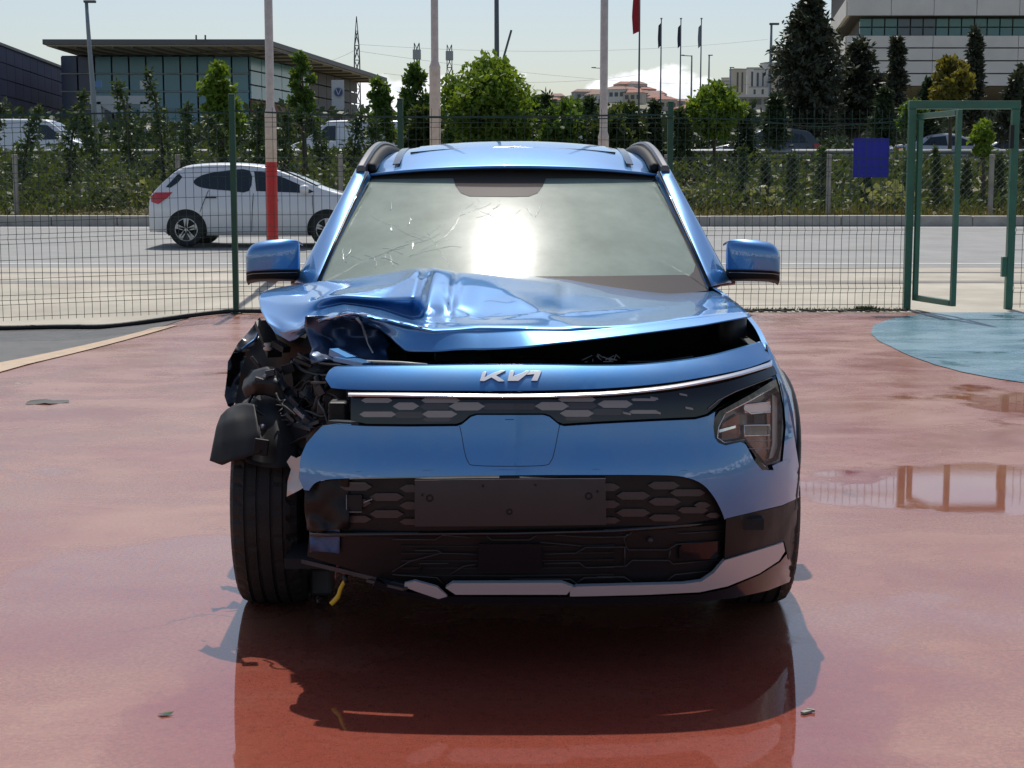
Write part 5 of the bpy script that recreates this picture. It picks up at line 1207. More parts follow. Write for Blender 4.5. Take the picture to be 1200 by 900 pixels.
def rdir(rnd):
    while True:
        v = Vector((rnd.uniform(-1, 1), rnd.uniform(-1, 1), rnd.uniform(-1, 1)))
        if .05 < v.length < 1: return v.normalized()
def leaf(mb, p, size, rnd, asp=.55, bias=None):
    d = rdir(rnd)
    if bias is not None: d = (d+bias).normalized()
    s = d.orthogonal().normalized(); s.rotate(Matrix.Rotation(rnd.uniform(0, 6.28), 3, d)); n = len(mb.v)
    mb.v += [p, p+d*size*.5+s*size*asp*.5, p+d*size, p+d*size*.5-s*size*asp*.5]; mb.f.append((n, n+1, n+2, n+3))
def broad_tree(name, px, Yd, ytop, ybase_crown, wpx, m, label, group=None, leaves=5000, size=.16, seed=1, clumps=16, shape='round', cat='tree'):
    rnd = random.Random(seed); sc = F_PX/Yd; x = (px-600)/sc; g = ground_z(x, Yd)
    zt = P(px, ytop, Yd).z-g; zb = max(.3, P(px, ybase_crown, Yd).z-g); rad = wpx/2/sc
    e = empty(name, (x, Yd, g), label, cat, group); tr = MB(); top = Vector((rnd.uniform(-.2, .2)*rad, 0, zt*.8))
    r0 = max(.05, zt*.018)
    tr.tube([(0, 0, -.1), (rnd.uniform(-.1, .1), 0, zb*.5), top*.7, top], [r0*1.3, r0, r0*.7, r0*.25], 8)
    cs = []
    for k in range(clumps):
        t = (k+.5)/clumps; z = lerp(zb, zt, t*.93+.02); 
        prof = {'round': math.sqrt(max(.08, 1-(2*t-1)**2)), 'cone': (1-t)**.7*.95+.12, 'column': min(1, 1.6*(1-t)+.25)*.9}[shape]
        a = k*2.4+rnd.uniform(-.5, .5); rr = rad*prof*rnd.uniform(.3, .85)
        c = Vector((rr*math.cos(a), rr*math.sin(a), z)); cr_ = rad*rnd.uniform(.28, .48)*(.6+.5*prof)
        cs.append((c, cr_)); s_ = Vector((0, 0, lerp(zb*.8, min(c.z, top.z), .6)))
        tr.tube([s_, s_.lerp(c, .5)+Vector((0, 0, -.06*rad)), c], [r0*.45, r0*.3, r0*.1], 5)
    tr.build('trunk', M_bark, e, True)
    cw = MB(); tot = sum(c[1]**2 for c in cs)
    for c, cr_ in cs:
        for k in range(int(leaves*cr_**2/tot)):
            d = rdir(rnd); p = c+Vector((d.x, d.y, d.z*.85))*cr_*(rnd.random()**.45)*rnd.choice((1, 1, 1, 1.18))
            leaf(cw, p, size*rnd.uniform(.6, 1.3), rnd, .6, Vector((0, 0, .15)))
    cw.build('crown', m, e); return e
def conifer(name, px, Yd, ytop, ybase, wpx, m, label, group=None, whorls=16, per=9, size=.22, seed=1, droop=.25, dense=1.0, top_bend=0.0, belly=.0, cat='tree'):
    rnd = random.Random(seed); sc = F_PX/Yd; x = (px-600)/sc; g = ground_z(x, Yd); zt = P(px, ytop, Yd).z-g; zb = max(.05, P(px, ybase, Yd).z-g); rad = wpx/2/sc
    e = empty(name, (x, Yd, g), label, cat, group); r0 = max(.025, zt*.012)
    ax = lambda z: Vector((top_bend*(z/zt)**3*rad*2, 0, z))
    MB().tube([ax(0)-Vector((0, 0, .1)), ax(zt*.4), ax(zt*.75), ax(zt)], [r0*1.4, r0, r0*.6, .006], 7).build('trunk', M_bark, e, True)
    cw = MB()
    for k in range(whorls):
        t = k/whorls; z = lerp(zb, zt, t**.9); prof = (1-t)**.8 if not belly else math.sin(math.pi*min(1, (t*.86+.14)))**.7*(1-t*.55)
        for j in range(per):
            a = rnd.uniform(0, 6.28); L_ = rad*prof*rnd.uniform(.55, 1.15)+.03*rad
            dv = Vector((math.cos(a), math.sin(a), rnd.uniform(-.1, .25))); b0 = ax(z+rnd.uniform(-.03, .03)*zt)
            nn = max(3, int(L_/size*2.4*dense))
            for i in range(nn):
                f = (i+rnd.random())/nn; p = b0+dv*L_*f+Vector((0, 0, -droop*L_*f*f))
                for q in range(3):
                    leaf(cw, p+rdir(rnd)*size*.25, size*rnd.uniform(.6, 1.15)*(1.1-.4*f), rnd, .38, dv*.7+Vector((0, 0, -.2)))
    for i in range(14): leaf(cw, ax(lerp(zt*.9, zt*1.0, i/14)), size*.6, rnd, .35, Vector((0, 0, .8)))
    cw.build('crown', m, e); return e
# fresh green trees on the bank
broad_tree('young_tree', 262, 47, 72, 150, 56, LF_light, 'fresh yellow-green young tree in front of the glass building', None, 3400, .17, 3, 15, 'cone')
broad_tree('young_tree', 358, 46, 60, 150, 36, LF_mid, 'thin young tree with bare forked top beside the first pole', None, 1900, .16, 5, 13, 'column')
broad_tree('roadside_tree', 487, 54, 72, 160, 46, LF_mid, 'pointed green tree left of the middle pole', None, 4200, .17, 7, 16, 'cone')
broad_tree('roadside_tree', 447, 56, 90, 165, 44, LF_mid, 'small pale roadside tree beside the grey roof end', None, 3200, .17, 8, 13, 'cone')
broad_tree('roadside_tree', 574, 50, 70, 170, 112, LF_light, 'broad bright green tree behind the car roof', None, 9500, .19, 11, 26)
broad_tree('roadside_tree', 834, 52, 97, 160, 66, LF_light, 'round bright green tree under the flags', None, 4600, .18, 13, 17)
broad_tree('roadside_tree', 668, 56, 118, 168, 50, LF_mid, 'low green tree left of the third pole', None, 3000, .18, 14, 13)
broad_tree('ornamental_tree', 1106, 58, 69, 130, 50, LF_yel, 'yellowish tree in front of the beige office', None, 3600, .19, 17, 15, 'round')
broad_tree('sapling', 1146, 40, 141, 185, 34, LF_light, 'sapling with pale umbrella top framed by the gate', None, 1100, .13, 19, 9)
broad_tree('sapling', 1062, 47, 118, 150, 34, LF_mid, 'small pale green tree just left of the gate', None, 1300, .15, 20, 9)
# dark conifers at the right
conifer('cypress_tree', 942, 66, -10, 150, 108, LF_cyp, 'tall dark conifer with a ragged pointed crown', None, 36, 15, .42, 23, .1, 1.3, 0, .5)
conifer('cypress_tree', 1000, 68, 50, 150, 96, LF_cyp, 'broad dark conifer in front of the beige office corner', None, 26, 15, .42, 24, .15, 1.2, 0, .5)
conifer('spruce_tree', 1044, 64, 46, 150, 36, LF_cyp, 'slim dark spruce standing against the beige office wall', None, 24, 9, .36, 25, .2)
conifer('spruce_tree', 1133, 64, 35, 150, 34, LF_cyp, 'slender spruce beside the yellowish tree', None, 26, 9, .34, 26, .2)
conifer('spruce_tree', 1190, 64, 78, 160, 60, LF_cyp, 'dark conifer cut by the right picture edge', None, 18, 12, .40, 27, .2, 1, 0, .5)
conifer('spruce_tree', 1168, 60, 88, 160, 34, LF_cyp, 'small bent conifer right of the slender spruce', None, 15, 9, .34, 28, .3, 1, .5)
conifer('spruce_tree', 1080, 62, 95, 160, 44, LF_dark, 'dark conifer below the yellowish tree', None, 15, 10, .36, 29, .2)
conifer('spruce_tree', 905, 58, 112, 165, 40, LF_dark, 'low dark conifer at the foot of the tall one', None, 14, 10, .34, 30, .2)
conifer('spruce_tree', 1030, 58, 105, 165, 44, LF_dark, 'low dark conifer behind the blue sign', None, 14, 10, .34, 33, .2)
# cedar saplings behind the chain-link fence, left
rnd = random.Random(77)
CL_ = [85, 158, 195, 32, 122, 225, 305, 335, 388, 415, 440, -8, 275]
ORD = ('first', 'second', 'third', 'fourth', 'fifth', 'sixth', 'seventh', 'eighth', 'ninth', 'tenth', 'eleventh', 'twelfth', 'thirteenth')
def cedar_label(px, lst): return '%s young cedar from the left picture edge behind the chain-link fence' % ORD[sorted(lst).index(px)]
for i, (px, yt, w_, Yd) in enumerate(((85, 105, 44, 45), (158, 92, 44, 45), (195, 78, 36, 46), (32, 122, 40, 44), (122, 128, 36, 43), (225, 120, 40, 43), (305, 118, 44, 44), (335, 128, 36, 43), (388, 132, 44, 44), (415, 128, 48, 47), (440, 140, 40, 44), (-8, 115, 40, 45), (275, 130, 40, 44))):
    conifer('cedar_sapling', px, Yd, yt, 236, w_*1.75, LF_cedar, cedar_label(px, CL_), 'young cedars left of the crashed car', 15, 6, .21, 100+i, .55, .85, rnd.uniform(-.5, .5), 0)
BL_ = [640, 690, 765, 795, 870]; BT_ = [622, 655, 730, 540, 500, 710]
for i, (px, yt, w_, Yd) in enumerate(((640, 110, 38, 52), (622, 118, 36, 54), (690, 112, 34, 53), (655, 125, 44, 50), (730, 125, 44, 52), (765, 118, 36, 54), (795, 128, 36, 52), (540, 125, 40, 56), (500, 130, 44, 52), (870, 128, 36, 54), (710, 132, 40, 50))):
    if i in (1, 3, 4, 7, 8, 10):
        broad_tree('bank_tree', px, Yd, yt-4, 185, w_*1.25, LF_mid if i % 2 else LF_hedge, '%s leafy green tree from the left on the bank beyond the car roof' % ORD[sorted(BT_).index(px)], 'leafy trees on the bank behind the car roof', 2600, .2, 400+i, 14)
        continue
    conifer('bank_conifer', px, Yd, yt, 190, w_*1.3, LF_dark if i % 2 else LF_cedar, '%s small dark conifer from the left on the bank beyond the car roof' % ORD[sorted(BL_).index(px)], 'small conifers on the bank behind the car roof', 14, 9, .26, 200+i, .3, 1.0, 0, 0)
for i, px in enumerate((868, 895, 925, 960, 1012, 1060, 1092, 1128, 1165, 1196)):
    conifer('cedar_sapling', px, 39.5+(i % 3)*.8, 170+((i*37) % 22), 238, 26, LF_cedar, '%s low young cedar behind the kerb counted from the car to the right' % ORD[i], 'young cedars right of the crashed car', 11, 7, .16, 300+i, .4, .8, 0, 0)
# hedge behind the kerb
rnd = random.Random(5); mb = MB(); md = MB(); mf = MB()
for k in range(26000):
    x = rnd.uniform(-18, 17); y = rnd.uniform(38.0, 44); left = x < 0
    hh = (1.35 if left else .75)*(.55+.7*noise.noise(Vector((x*.55, y*.4, 2)))+.35*noise.noise(Vector((x*1.9, y*1.2, 5)))); hh = max(.15, hh)
    p = Vector((x, y, ground_z(x, y)+rnd.random()**.7*hh)); leaf(mb, p, rnd.uniform(.10, .22), rnd, .6, Vector((0, -.2, .3)))
for k in range(9000):
    x = rnd.uniform(-18, 17); y = 37.0+abs(rnd.gauss(0, .8)); h = rnd.uniform(.12, .42)*(1 if x < 0 else 1.25); a = rnd.uniform(0, 6.28); w_ = Vector((math.cos(a), math.sin(a), 0))*.012
    q = Vector((x, y, ground_z(x, y)-.02)); md.add([q-w_, q+w_, q+Vector((rnd.uniform(-.12, .12), rnd.uniform(-.1, .1), h))], [(0, 1, 2)])
for k in range(2200):
    x = rnd.uniform(-18, 17); y = 38.2+rnd.uniform(0, 1.2)
    if noise.noise(Vector((x*.6, 3, 1))) < .05: continue
    p = Vector((x, y, ground_z(x, y)+rnd.uniform(.25, 1.0 if x < 0 else .8))); leaf(mf, p, rnd.uniform(.12, .24), rnd, .8, Vector((0, -.3, .5)))
tag(mb.build('hedge', LF_hedge), 'dense dark hedge growing beyond the kerb', 'hedge', kind='stuff')
tag(md.build('verge_grass', LF_dry), 'dry yellow-green grass along the far kerb', 'grass', kind='stuff')
tag(mf.build('pale_shrub_leaves', leaf_mat('pale_leaves', (.22, .25, .14))), 'pale glossy shrub leaves in front of the hedge', 'shrub', kind='stuff')
# wooded bank between kerb hedge and highway
mb = MB(); rnd = random.Random(6)
for k in range(30000):
    x = rnd.uniform(-26, 26); y = rnd.uniform(45, 56); t = noise.noise(Vector((x*.35, y*.35, 9)))
    if t < -.12 and x > 4: continue
    hh = max(.15, (.75+.7*t)*(1.0 if x < 4 else .7)); p = Vector((x, y, ground_z(x, y)+rnd.random()*hh)); leaf(mb, p, rnd.uniform(.16, .34), rnd, .6, Vector((0, -.1, .3)))
tag(mb.build('bank_undergrowth', LF_hedge), 'dark undergrowth covering the highway bank', 'undergrowth', kind='stuff')
mb = MB()
for k in range(26000):
    x = rnd.uniform(-36, 40); y = rnd.uniform(86, 100); t = noise.noise(Vector((x*.16, y*.2, 4)))
    hh = max(.5, 3.0+2.2*t); p = Vector((x, y, 2.0+rnd.random()*hh)); leaf(mb, p, rnd.uniform(.35, .7), rnd, .6, Vector((0, -.1, .3)))
tag(mb.build('far_shrub_belt', LF_dark), 'belt of dark shrubs beyond the highway', 'shrubs', kind='stuff')

# ------------------------------------------------------------------ buildings
M_navy = mat('navy_cladding', (.035, .038, .095), .7, var=.12, vscale=.5); M_navy2 = mat('navy_cladding_light', (.045, .048, .11), .7, var=.12, vscale=.5)
M_teal = mat('teal_glass', (.13, .34, .45), .2); M_dteal = mat('dark_blue_glass', (.03, .05, .12), .2)
M_mull = mat('mullion_grey', (.33, .35, .37), .5); M_soff = mat('soffit_beige', (.42, .37, .31), .8); M_soffb = mat('soffit_beam', (.14, .13, .13), .6)
M_roofg = mat('grey_roof_edge', (.13, .13, .135), .6); M_panelr = mat('red_brown_panel', (.22, .08, .07), .6); M_dgrey = mat('dark_grey_panel', (.07, .07, .08), .6, var=.15, vscale=.3)
M_bwhite = mat('white_render', (.55, .55, .55), .8); M_bluel = mat('blue_light_panel', (.10, .22, .45), .4)
def quad(name, a, b, c, d, m, parent, th=.0):
    return mk(name, [a, b, c, d], [(0, 1, 2, 3)], m, parent)
def wall_cells(parent, A, B, z0, z1, cols, rows, gap, mfun, name, out, prow=None):
    """a wall from A to B split into separate plates with recessed joints"""
    d = B-A; ln = d.length; d.normalize(); n = Vector((d.y, -d.x, 0))
    if n.y > 0: n = -n
    for i in range(cols):
        for j in range(rows):
            m = mfun(i, j)
            if m is None: continue
            u0, u1 = ln*i/cols+gap/2, ln*(i+1)/cols-gap/2; w0, w1 = lerp(z0, z1, j/rows)+gap/2, lerp(z0, z1, (j+1)/rows)-gap/2
            c = A+d*(u0+u1)/2+n*out/2; c.z = (w0+w1)/2
            MB().box(c, (u1-u0, out, w1-w0), Matrix.Rotation(math.atan2(d.y, d.x), 3, 'Z')).build(name, m, parent)
def prism(parent, name, pts, z0, z1, m):
    n = len(pts); vs = [(x, y, z0) for x, y in pts]+[(x, y, z1) for x, y in pts]
    return mk(name, vs, [tuple(range(n))[::-1], tuple(range(n, 2*n))]+[(i, (i+1) % n, n+(i+1) % n, n+i) for i in range(n)], m, parent)
def XW(px, Yd): return (px-600)/F_PX*Yd
def ZW(py, Yd): return CAM_H+(222-py)/F_PX*Yd
bn = empty('navy_hall', (0, 0, 0), 'dark navy clad hall at the far left edge', 'building')
a, b, c = Vector((XW(-60, 104), 104, 0)), Vector((XW(8, 104), 104, 0)), Vector((XW(90, 128), 128, 0))
zt = ZW(56.5, 104)
prism(bn, 'core', [(a.x, a.y+.3), (b.x-.1, b.y+.3), (c.x-.3, c.y), (a.x, 128)], 0, zt-.1, M_navy)
wall_cells(bn, a, b, 1.0, zt, 3, 9, .06, lambda i, j: M_navy if (i+j) % 3 else M_navy2, 'cladding_panel', .3)
wall_cells(bn, b, c, 1.0, zt, 10, 9, .06, lambda i, j: M_navy2 if (i*3+j*5) % 4 else M_navy, 'cladding_panel', .3)
prism(bn, 'parapet', [(a.x, a.y-.1), (b.x+.1, b.y-.1), (c.x+.2, c.y-.1), (a.x, 128)], zt, zt+.18, M_roofg)
bgl = empty('glass_showroom', (0, 0, 0), 'blue glass showroom under a wide flat roof', 'building')
zr = 10.5; f0, f1 = Vector((XW(60, 105), 105, 0)), Vector((XW(318, 105), 105, 0)); e1 = Vector((XW(456, 141), 141, 0))
prism(bgl, 'roof_slab', [(f0.x, f0.y), (f1.x, f1.y), (e1.x, e1.y), (f0.x, 141)], zr+.22, zr+.55, M_roofg)
prism(bgl, 'soffit', [(f0.x+.2, f0.y+.2), (f1.x-.1, f1.y+.2), (e1.x-.2, e1.y-.2), (f0.x+.2, 140.8)], zr+.12, zr+.215, M_soff)
for k in range(12):
    x = lerp(f0.x+.8, f1.x-.3, k/11); MB().bar((x, 105.3, zr+.06), (x+1.2, 112, zr+.06), .16, .12).build('soffit_beam', M_soffb, bgl)
for k in range(1, 12):
    p = f1.lerp(e1, k/12); MB().bar((p.x-.2, p.y, zr+.06), (p.x-5.5, p.y+.6, zr+.06), .22, .12).build('soffit_beam', M_soffb, bgl)
w0, w1, w2 = Vector((XW(80, 112), 112, 0)), Vector((XW(297, 112), 112, 0)), Vector((XW(420, 138), 138, 0))
prism(bgl, 'core', [(w0.x, 112.3), (w1.x-.1, 112.3), (w2.x-.4, 138), (w0.x, 138)], 0, zr+.1, M_dgrey)
def gm_(i, j):
    if j == 0: return M_dteal
    if i < 2 or (i < 4 and j < 3): return M_dteal
    if i == 3 and j == 3: return M_dteal
    return M_teal
wall_cells(bgl, w0, w1, 3.2, zr+.05, 11, 6, .12, gm_, 'pane', .12)
for j in range(6):
    z = lerp(3.2, zr+.05, j/6); MB().bar((w0.x, 111.84, z), (w1.x, 111.84, z), .10, .09).build('mullion', M_mull, bgl)
wall_cells(bgl, w1, w2, 7.6, zr+.05, 12, 3, .1, lambda i, j: M_teal if i < 6 else M_dgrey, 'pane', .12)
wall_cells(bgl, w1, w2, 5.9, 7.55, 10, 1, .06, lambda i, j: M_panelr if i < 5 else M_dgrey, 'cladding_panel', .14)
wall_cells(bgl, w1, w2, 2.0, 5.85, 10, 3, .06, lambda i, j: M_dgrey, 'cladding_panel', .12)
MB().box((XW(161, 118), 118, zr+1.0), (1.3*XW(650, 118)/XW(650, 118)*1, 1.5, .9)).box((XW(161, 118), 118, zr+1.5), (1.35, 1.6, .06)).build('roof_unit', M_mull, bgl)
for k in range(8): MB().bar((XW(161, 118)-.62, 117.2, zr+.62+k*.1), (XW(161, 118)+.62, 117.2, zr+.62+k*.1), .04, .03).build('louvre', M_roofg, bgl)
for px in (237, 247.5): MB().tube([(XW(px, 104.8), 104.8, zr+.4), (XW(px, 104.8), 104.8, ZW(46, 104.8))], .06, 5).build('roof_mast', M_soffb, bgl)
gh = empty('white_gatehouse', (XW(150, 96), 96, 0), 'white gatehouse with a slanted opening before the glass showroom', 'building')
MB().box((0, 0, ZW(120, 96)-.0), (XW(672, 96), .8, .5)).build('lintel', M_bwhite, gh); 
for px in (-28, 27): MB().box((XW(600+px, 96), 0, (ZW(122, 96))/2+1), (.5, .8, ZW(122, 96)-2)).build('pillar', M_bwhite, gh)
MB().bar((XW(578, 96), -.1, ZW(122, 96)), (XW(606, 96), -.1, ZW(140, 96)), .5, .45).build('slanted_strut', M_bwhite, gh)
MB().box((XW(628, 96), -.5, ZW(103, 96)), (.5, .1, .5)).build('white_board', M_bwhite, gh); MB().box((XW(575, 96), -.5, ZW(102, 96)), (.4, .1, .35)).build('blue_board', M_bluel, gh)
# totem sign with a blue roundel
ts = empty('totem_sign', (XW(399, 92), 92, 2), 'white totem sign with a blue roundel beside the grey showroom end', 'sign')
zc_ = ZW(111, 92)-2
MB().box((0, 0, ZW(114, 92)-2), (XW(614, 92), .25, ZW(97, 92)-ZW(131, 92))).build('board', M_bwhite, ts); MB().box((0, .02, 2.0), (.5, .2, 4.2)).build('foot', M_dgrey, ts)
M_vwb = mat('roundel_blue', (.03, .06, .20), .4)
MB().lathe([(0, -.18), (.24, -.18), (.24, -.12)], (0.05, 0, zc_), 'Y', 24).build('roundel', M_vwb, ts); MB().lathe([(.24, -.19), (.29, -.19), (.29, -.12), (.24, -.12)], (.05, 0, zc_), 'Y', 24).build('roundel_ring', M_mull, ts)
MB().bar((-.09, -.2, zc_+.18), (.05, -.2, zc_-.15), .04, .02, (0, 1, 0)).bar((.19, -.2, zc_+.18), (.05, -.2, zc_-.15), .04, .02, (0, 1, 0)).build('roundel_letter', M_bwhite, ts)
# beige office at the right
M_beige = mat('beige_cladding', (.80, .745, .68), .75, var=.08, vscale=.4, bump=.1, bscale=3); M_joint = mat('dark_joint', (.10, .09, .085), .8)
M_ogl = mat('green_office_glass', (.10, .24, .22), .08, coat=.5); M_ogl2 = mat('grey_office_glass', (.10, .13, .14), .08, coat=.5)
of = empty('office_block', (0, 0, 0), 'large beige office block with green window band at the upper right', 'building')
Yo = 120.0; xl = XW(986, Yo); xr = XW(1330, Yo); yb = Yo+26
def zo(py): return ZW(py, Yo)
def band(y0, y1, inset=0.0, m=M_beige, name='band', cells=0):
    z1_, z0_ = zo(y0), zo(y1)
    prism(of, name+'_core', [(xl+inset+.25, Yo+inset+.25), (xr, Yo+inset+.25), (xr, yb), (xl+inset+3.7, yb)], z0_+.01, z1_-.01, M_joint)
    n = max(1, round((z1_-z0_)/1.05))
    for j in range(n):
        za, zb_ = lerp(z0_, z1_, j/n)+.05, lerp(z0_, z1_, (j+1)/n)-.05
        for i in range(7):
            xa, xb = lerp(xl+inset, xr, i/7)+.02, lerp(xl+inset, xr, (i+1)/7)-.02
            MB().box(((xa+xb)/2, Yo+inset+.13, (za+zb_)/2), (xb-xa, .25, zb_-za)).build('cladding_panel', m, of)
        for i in range(5):
            A_, B_ = Vector((xl+inset, Yo+inset+.3, 0)), Vector((xl+inset+3.4, yb, 0)); p0, p1 = A_.lerp(B_, i/5+.002), A_.lerp(B_, (i+1)/5-.002)
            MB().bar(Vector((p0.x, p0.y, (za+zb_)/2)), Vector((p1.x, p1.y, (za+zb_)/2)), .25, zb_-za).build('cladding_panel', m, of)
band(46, 104); band(3.5, 24.5); band(-70, -40); 
for (y0, y1, x0_, cols) in ((24.5, 46, 1003, 22), (-40, 3.5, 990, 22)):
    prism(of, 'window_core', [(XW(x0_, Yo)+.1, Yo+1.5), (xr, Yo+1.5), (xr, yb), (XW(x0_, Yo)+3.6, yb)], zo(y1), zo(y0), M_joint)
    wall_cells(of, Vector((XW(x0_, Yo), Yo+1.4, 0)), Vector((xr, Yo+1.4, 0)), zo(y1), zo(y0), cols, 2, .10, (lambda i, j: M_ogl2 if i in (3, 4, 5) and y0 > 0 else (M_ogl if y0 > 0 else M_ogl2)), 'pane', .1)
vs_ = [(xl, Yo+.2, zo(104)), (xr, Yo+.2, zo(104)), (xr, Yo+6, zo(118)), (xl, Yo+6, zo(112))]
mk('sloped_soffit', vs_, [(0, 1, 2, 3)], M_soff, of); prism(of, 'ground_floor', [(xl+1, Yo+6), (xr, Yo+6), (xr, yb), (xl+4, yb)], 1.5, zo(104)+.3, M_dgrey)
prism(of, 'roof', [(xl+.2, Yo+.2), (xr, Yo+.2), (xr, yb), (xl+3.6, yb)], zo(-70), zo(-72), M_roofg)

# ------------------------------------------------------------------ far town, masts, flags
M_hill = mat('far_hill', (.17, .17, .13), .95, var=.3, vscale=.01); 
def ridge(name, pts, Yd, depth, m):
    vs = []
    for px, py in pts:
        x = XW(px, Yd); vs += [(x, Yd-depth, 0), (x, Yd, ZW(py, Yd)), (x, Yd+depth, ZW(py, Yd)*.6)]
    return tag(mk(name, vs, [(i*3+k, i*3+k+1, i*3+k+4, i*3+k+3) for i in range(len(pts)-1) for k in range(2)], m, None, True), kind='structure')
ridge('hill', [(520, 150), (600, 130), (640, 119), (690, 110), (720, 103), (745, 105), (765, 111), (790, 122), (815, 126), (860, 128), (940, 140)], 760, 300, M_hill)
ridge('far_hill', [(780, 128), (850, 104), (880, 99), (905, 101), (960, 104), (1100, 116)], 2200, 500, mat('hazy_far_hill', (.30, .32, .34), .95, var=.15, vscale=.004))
M_hw = [mat('house_wall_%s' % n_, c_, .85) for n_, c_ in (('cream', (.52, .46, .38)), ('grey', (.36, .35, .34)), ('rose', (.42, .28, .24)), ('white', (.62, .60, .57)))]
M_hr = [mat('house_roof_%s' % n_, c_, .8) for n_, c_ in (('red', (.27, .10, .07)), ('brown', (.20, .11, .08)))]; M_hwin = mat('house_window', (.05, .06, .07), .2)
rnd = random.Random(15)
hl_pts = [(640, 119), (690, 110), (720, 103), (745, 105), (765, 111), (790, 122), (815, 126), (860, 128)]
for k in range(40):
    px = rnd.uniform(632, 866); yr = interp_lin(hl_pts, px); dn = rnd.random(); Yd = 745-dn*90; py = yr+1+dn*11
    wd, dp, ht = rnd.uniform(6, 10), rnd.uniform(6, 9), rnd.uniform(3.5, 6); z = ZW(py, Yd)-3.5
    e = empty('hillside_house', (XW(px, Yd), Yd, z), 'small far house with tiled roof on the hillside', 'house', 'houses on the far hill', rnd.uniform(-.5, .5))
    MB().box((0, 0, ht/2), (wd, dp, ht)).build('wall', M_hw[k % 4], e); r_ = 1.4
    mk('roof', [(-wd*.54, -dp*.56, ht), (wd*.54, -dp*.56, ht), (wd*.54, dp*.56, ht), (-wd*.54, dp*.56, ht), (-wd*.3, 0, ht+r_), (wd*.3, 0, ht+r_)], [(0, 1, 5, 4), (2, 3, 4, 5), (1, 2, 5), (3, 0, 4), (3, 2, 1, 0)], M_hr[k % 2], e)
    for j in range(3): MB().box((lerp(-wd*.3, wd*.3, j/2), -dp/2-.05, ht*.6), (1.4, .2, 1.7)).build('window', M_hwin, e)
for k in range(16):
    px = rnd.uniform(846, 912); Yd = rnd.uniform(1500, 1900); py = 104+rnd.random()*16; wd, ht = rnd.uniform(14, 30), rnd.uniform(12, 34); z = ZW(py, Yd)-10
    e = empty('apartment_block', (XW(px, Yd), Yd, z), 'pale far apartment block left of the tall dark conifer', 'building', 'apartment blocks in the far city', rnd.uniform(-.3, .3))
    MB().box((0, 0, ht/2), (wd, 14, ht)).build('wall', M_hw[3 if k % 3 else 0], e); MB().box((0, 0, ht+.5), (wd*1.03, 14.5, 1)).build('roof', M_hw[1], e)
    for j in range(3): MB().box((lerp(-wd*.3, wd*.3, j/2), -7.05, ht*.55), (2, .2, ht*.7)).build('window', M_hwin, e)
fs_ = empty('factory_shed', (XW(866, 300), 300, 0), 'long grey shed below the far city', 'building')
MB().box((0, 0, ZW(118, 300)/2), (XW(652, 300), 14, ZW(118, 300))).build('wall', M_hw[1], fs_); MB().box((0, -.2, ZW(117.4, 300)), (XW(654, 300), 15, .5)).build('roof', M_bwhite, fs_)
for j in range(6): MB().box((lerp(-3.4, 3.4, j/5), -7.1, ZW(124, 300)), (.8, .2, 1.0)).build('window', M_hwin, fs_)
M_mast = mat('painted_mast', (.10, .12, .14), .5, metal=.3); M_fl_r = mat('red_flag_cloth', (.42, .02, .03), .8); M_fl_n = mat('navy_flag_cloth', (.05, .06, .10), .8); M_lampp = mat('lamp_post_grey', (.28, .31, .33), .5, metal=.3)
def flagpole(px, ytop, ybot, Yd, m, fy, flen, label, wd=.06):
    x = XW(px, Yd); e = empty('flagpole', (x, Yd, 1.9), label, 'flagpole', 'flagpoles beyond the highway'); zt_ = ZW(ytop, Yd)-1.9
    MB().tube([(0, 0, 0), (0, 0, zt_)], [wd*1.2, wd*.6], 8).build('mast', M_mast, e, True); MB().lathe([(0, .12), (.08, .06), (.08, 0), (0, -.02)], (0, 0, zt_), 'Z', 8).build('finial', M_mast, e)
    z1_ = ZW(fy, Yd)-1.9; ln = flen/F_PX*Yd; rows = []
    for j in range(8):
        z = z1_-ln*j/7; rows.append([(-.02-(.13 if m is M_fl_r else .055)*i*(1-.35*abs(j/7-.55)), 0.05*math.sin(i*1.9+j*.5), z-.05*i) for i in range(5)])
    mk('flag', [p for r_ in rows for p in r_], [(j*5+i, j*5+i+1, (j+1)*5+i+1, (j+1)*5+i) for j in range(7) for i in range(4)], m, e, True)
flagpole(746.5, -12, 125, 112, M_fl_r, -4, 46, 'flagpole with hanging red flag, tallest of the row', .075)
flagpole(771.5, 28, 125, 112, M_fl_n, 32, 26, 'flagpole with furled dark flag, next right of the red flag')
flagpole(794, 28, 130, 112, M_fl_n, 34, 24, 'flagpole with furled dark flag, between two others')
flagpole(817.5, 28, 130, 112, mat('pale_flag_cloth', (.25, .28, .34), .8), 34, 24, 'flagpole with furled pale flag, rightmost tall one')
def lamp_post(px_b, yb_, px_t, yt_, Yd, r, label, bend=None, arm=None):
    e = empty('street_lamp', (XW(px_b, Yd), Yd, 1.5), label, 'street lamp'); z = ZW(yt_, Yd)-1.5; dx = XW(600+px_t-px_b, Yd)
    MB().tube([(0, 0, 0), (dx*.35, 0, z*.5), (dx*.85, 0, z*.85), (dx, 0, z)], [r, r*.85, r*.65, r*.55], 8).build('post', M_lampp, e, True)
    MB().box((dx+.12 if not arm else dx+arm, 0, z+.02), (.42, .16, .09)).build('lamp_head', M_mast, e, bevel=.02)
    if arm: MB().tube([(dx, 0, z-.05), (dx+arm, 0, z)], r*.4, 6).build('lamp_arm', M_lampp, e)
lamp_post(119, 150, 112, 9, 56, .11, 'tall leaning street lamp in front of the navy hall')
lamp_post(897.5, 150, 898, 34, 70, .09, 'tall street lamp left of the tall dark conifer')
lamp_post(807, 140, 807, 69, 150, .12, 'small far street lamp between the flagpoles', arm=-.9); lamp_post(827, 140, 827, 69, 150, .12, 'small far street lamp right of the flagpoles')
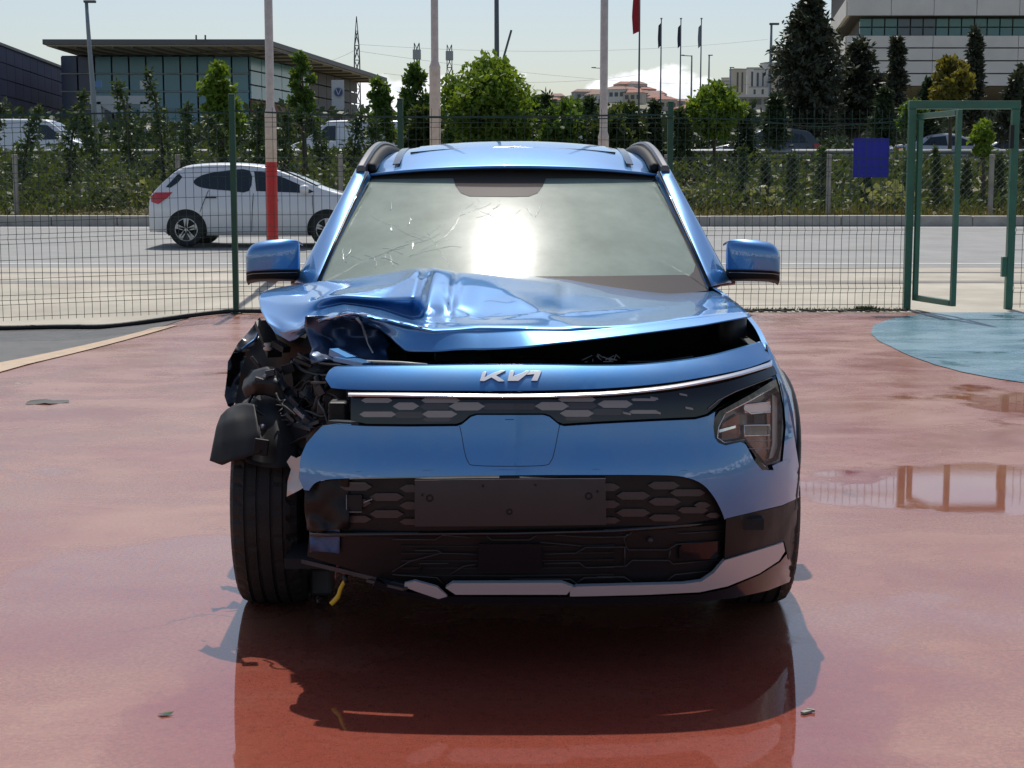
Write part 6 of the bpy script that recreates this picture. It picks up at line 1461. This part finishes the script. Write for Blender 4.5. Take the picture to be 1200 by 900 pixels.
lamp_post(852, 130, 852, 83, 150, .10, 'short far lamp post above the round bright tree'); lamp_post(701, 130, 704, 83, 150, .10, 'far street lamp hidden partly by the third pole', arm=-.8)
e = empty('utility_mast', (XW(583, 70), 70, 2), 'dark tall mast rising above the broad bright tree', 'mast'); MB().tube([(0, 0, 0), (-.05, 0, 14)], [.12, .08], 8).build('post', M_mast, e, True); MB().tube([(.1, 0, 4.4), (.62, 0, 6.2)], .05, 5).build('stay', M_mast, e)
def pylon(px, ytop, ybot, Yd, w_, label, head=0):
    e = empty('lattice_pylon', (XW(px, Yd), Yd, 0), label, 'pylon', 'lattice pylons on the skyline'); zt_ = ZW(ytop, Yd); zb_ = ZW(ybot, Yd)-10; mb = MB(); n = 8; r = .006*Yd/20
    W0 = w_/F_PX*Yd/2
    wz = lambda t: W0*(1.15-.35*t) if t < .7 or head else W0*(.9*(1-t)/.3+.02)
    for sx, sy in ((-1, -1), (1, -1), (1, 1), (-1, 1)): mb.tube([(sx*wz(t), sy*wz(t), lerp(zb_, zt_, t)) for t in frange(0, 1, n)], r, 4)
    for k in range(n):
        t0, t1 = k/n, (k+1)/n; z0_, z1_ = lerp(zb_, zt_, t0), lerp(zb_, zt_, t1)
        for sy in (-1, 1):
            mb.tube([(-wz(t0), sy*wz(t0), z0_), (wz(t1), sy*wz(t1), z1_)], r*.7, 3); mb.tube([(wz(t0), sy*wz(t0), z0_), (-wz(t1), sy*wz(t1), z1_)], r*.7, 3); mb.tube([(-wz(t0), sy*wz(t0), z0_), (wz(t0), sy*wz(t0), z0_)], r*.7, 3)
    mb.build('lattice', M_mast, e)
    if head: MB().box((0, 0, zt_-.12*(zt_-zb_)), (W0*2.6, W0*2, .10*(zt_-zb_))).build('equipment', M_mull, e)
pylon(421.5, 25, 85, 260, 6.5, 'tall pointed lattice pylon right of the grey showroom roof'); pylon(490.5, 55, 105, 320, 7, 'lattice mast with boxes left of the middle pole', 1); pylon(528, 57, 105, 340, 6.5, 'lattice mast with boxes right of the middle pole', 1)
for i, (pa, pb, lab) in enumerate((((421, 52, 260), (900, 46, 300), 'upper overhead power line from the pointed pylon'), ((421, 60, 260), (880, 99, 420), 'lower overhead power line sagging to the hill'), ((300, 75, 240), (421, 56, 260), 'overhead power line left of the pointed pylon'), ((450, 86, 250), (760, 86, 330), 'overhead power line above the hill houses'))):
    A_, B_ = P(*pa), P(*pb); pts = []
    for t in frange(0, 1, 16):
        p = A_.lerp(B_, t); p.z -= 4*t*(1-t)*1.6; pts.append(p)
    tag(MB().tube(pts, .022, 3).build('power_line', M_mast), lab, 'power line')
print('objects', len(bpy.data.objects), 'polys', sum(len(m.polygons) for m in bpy.data.meshes))
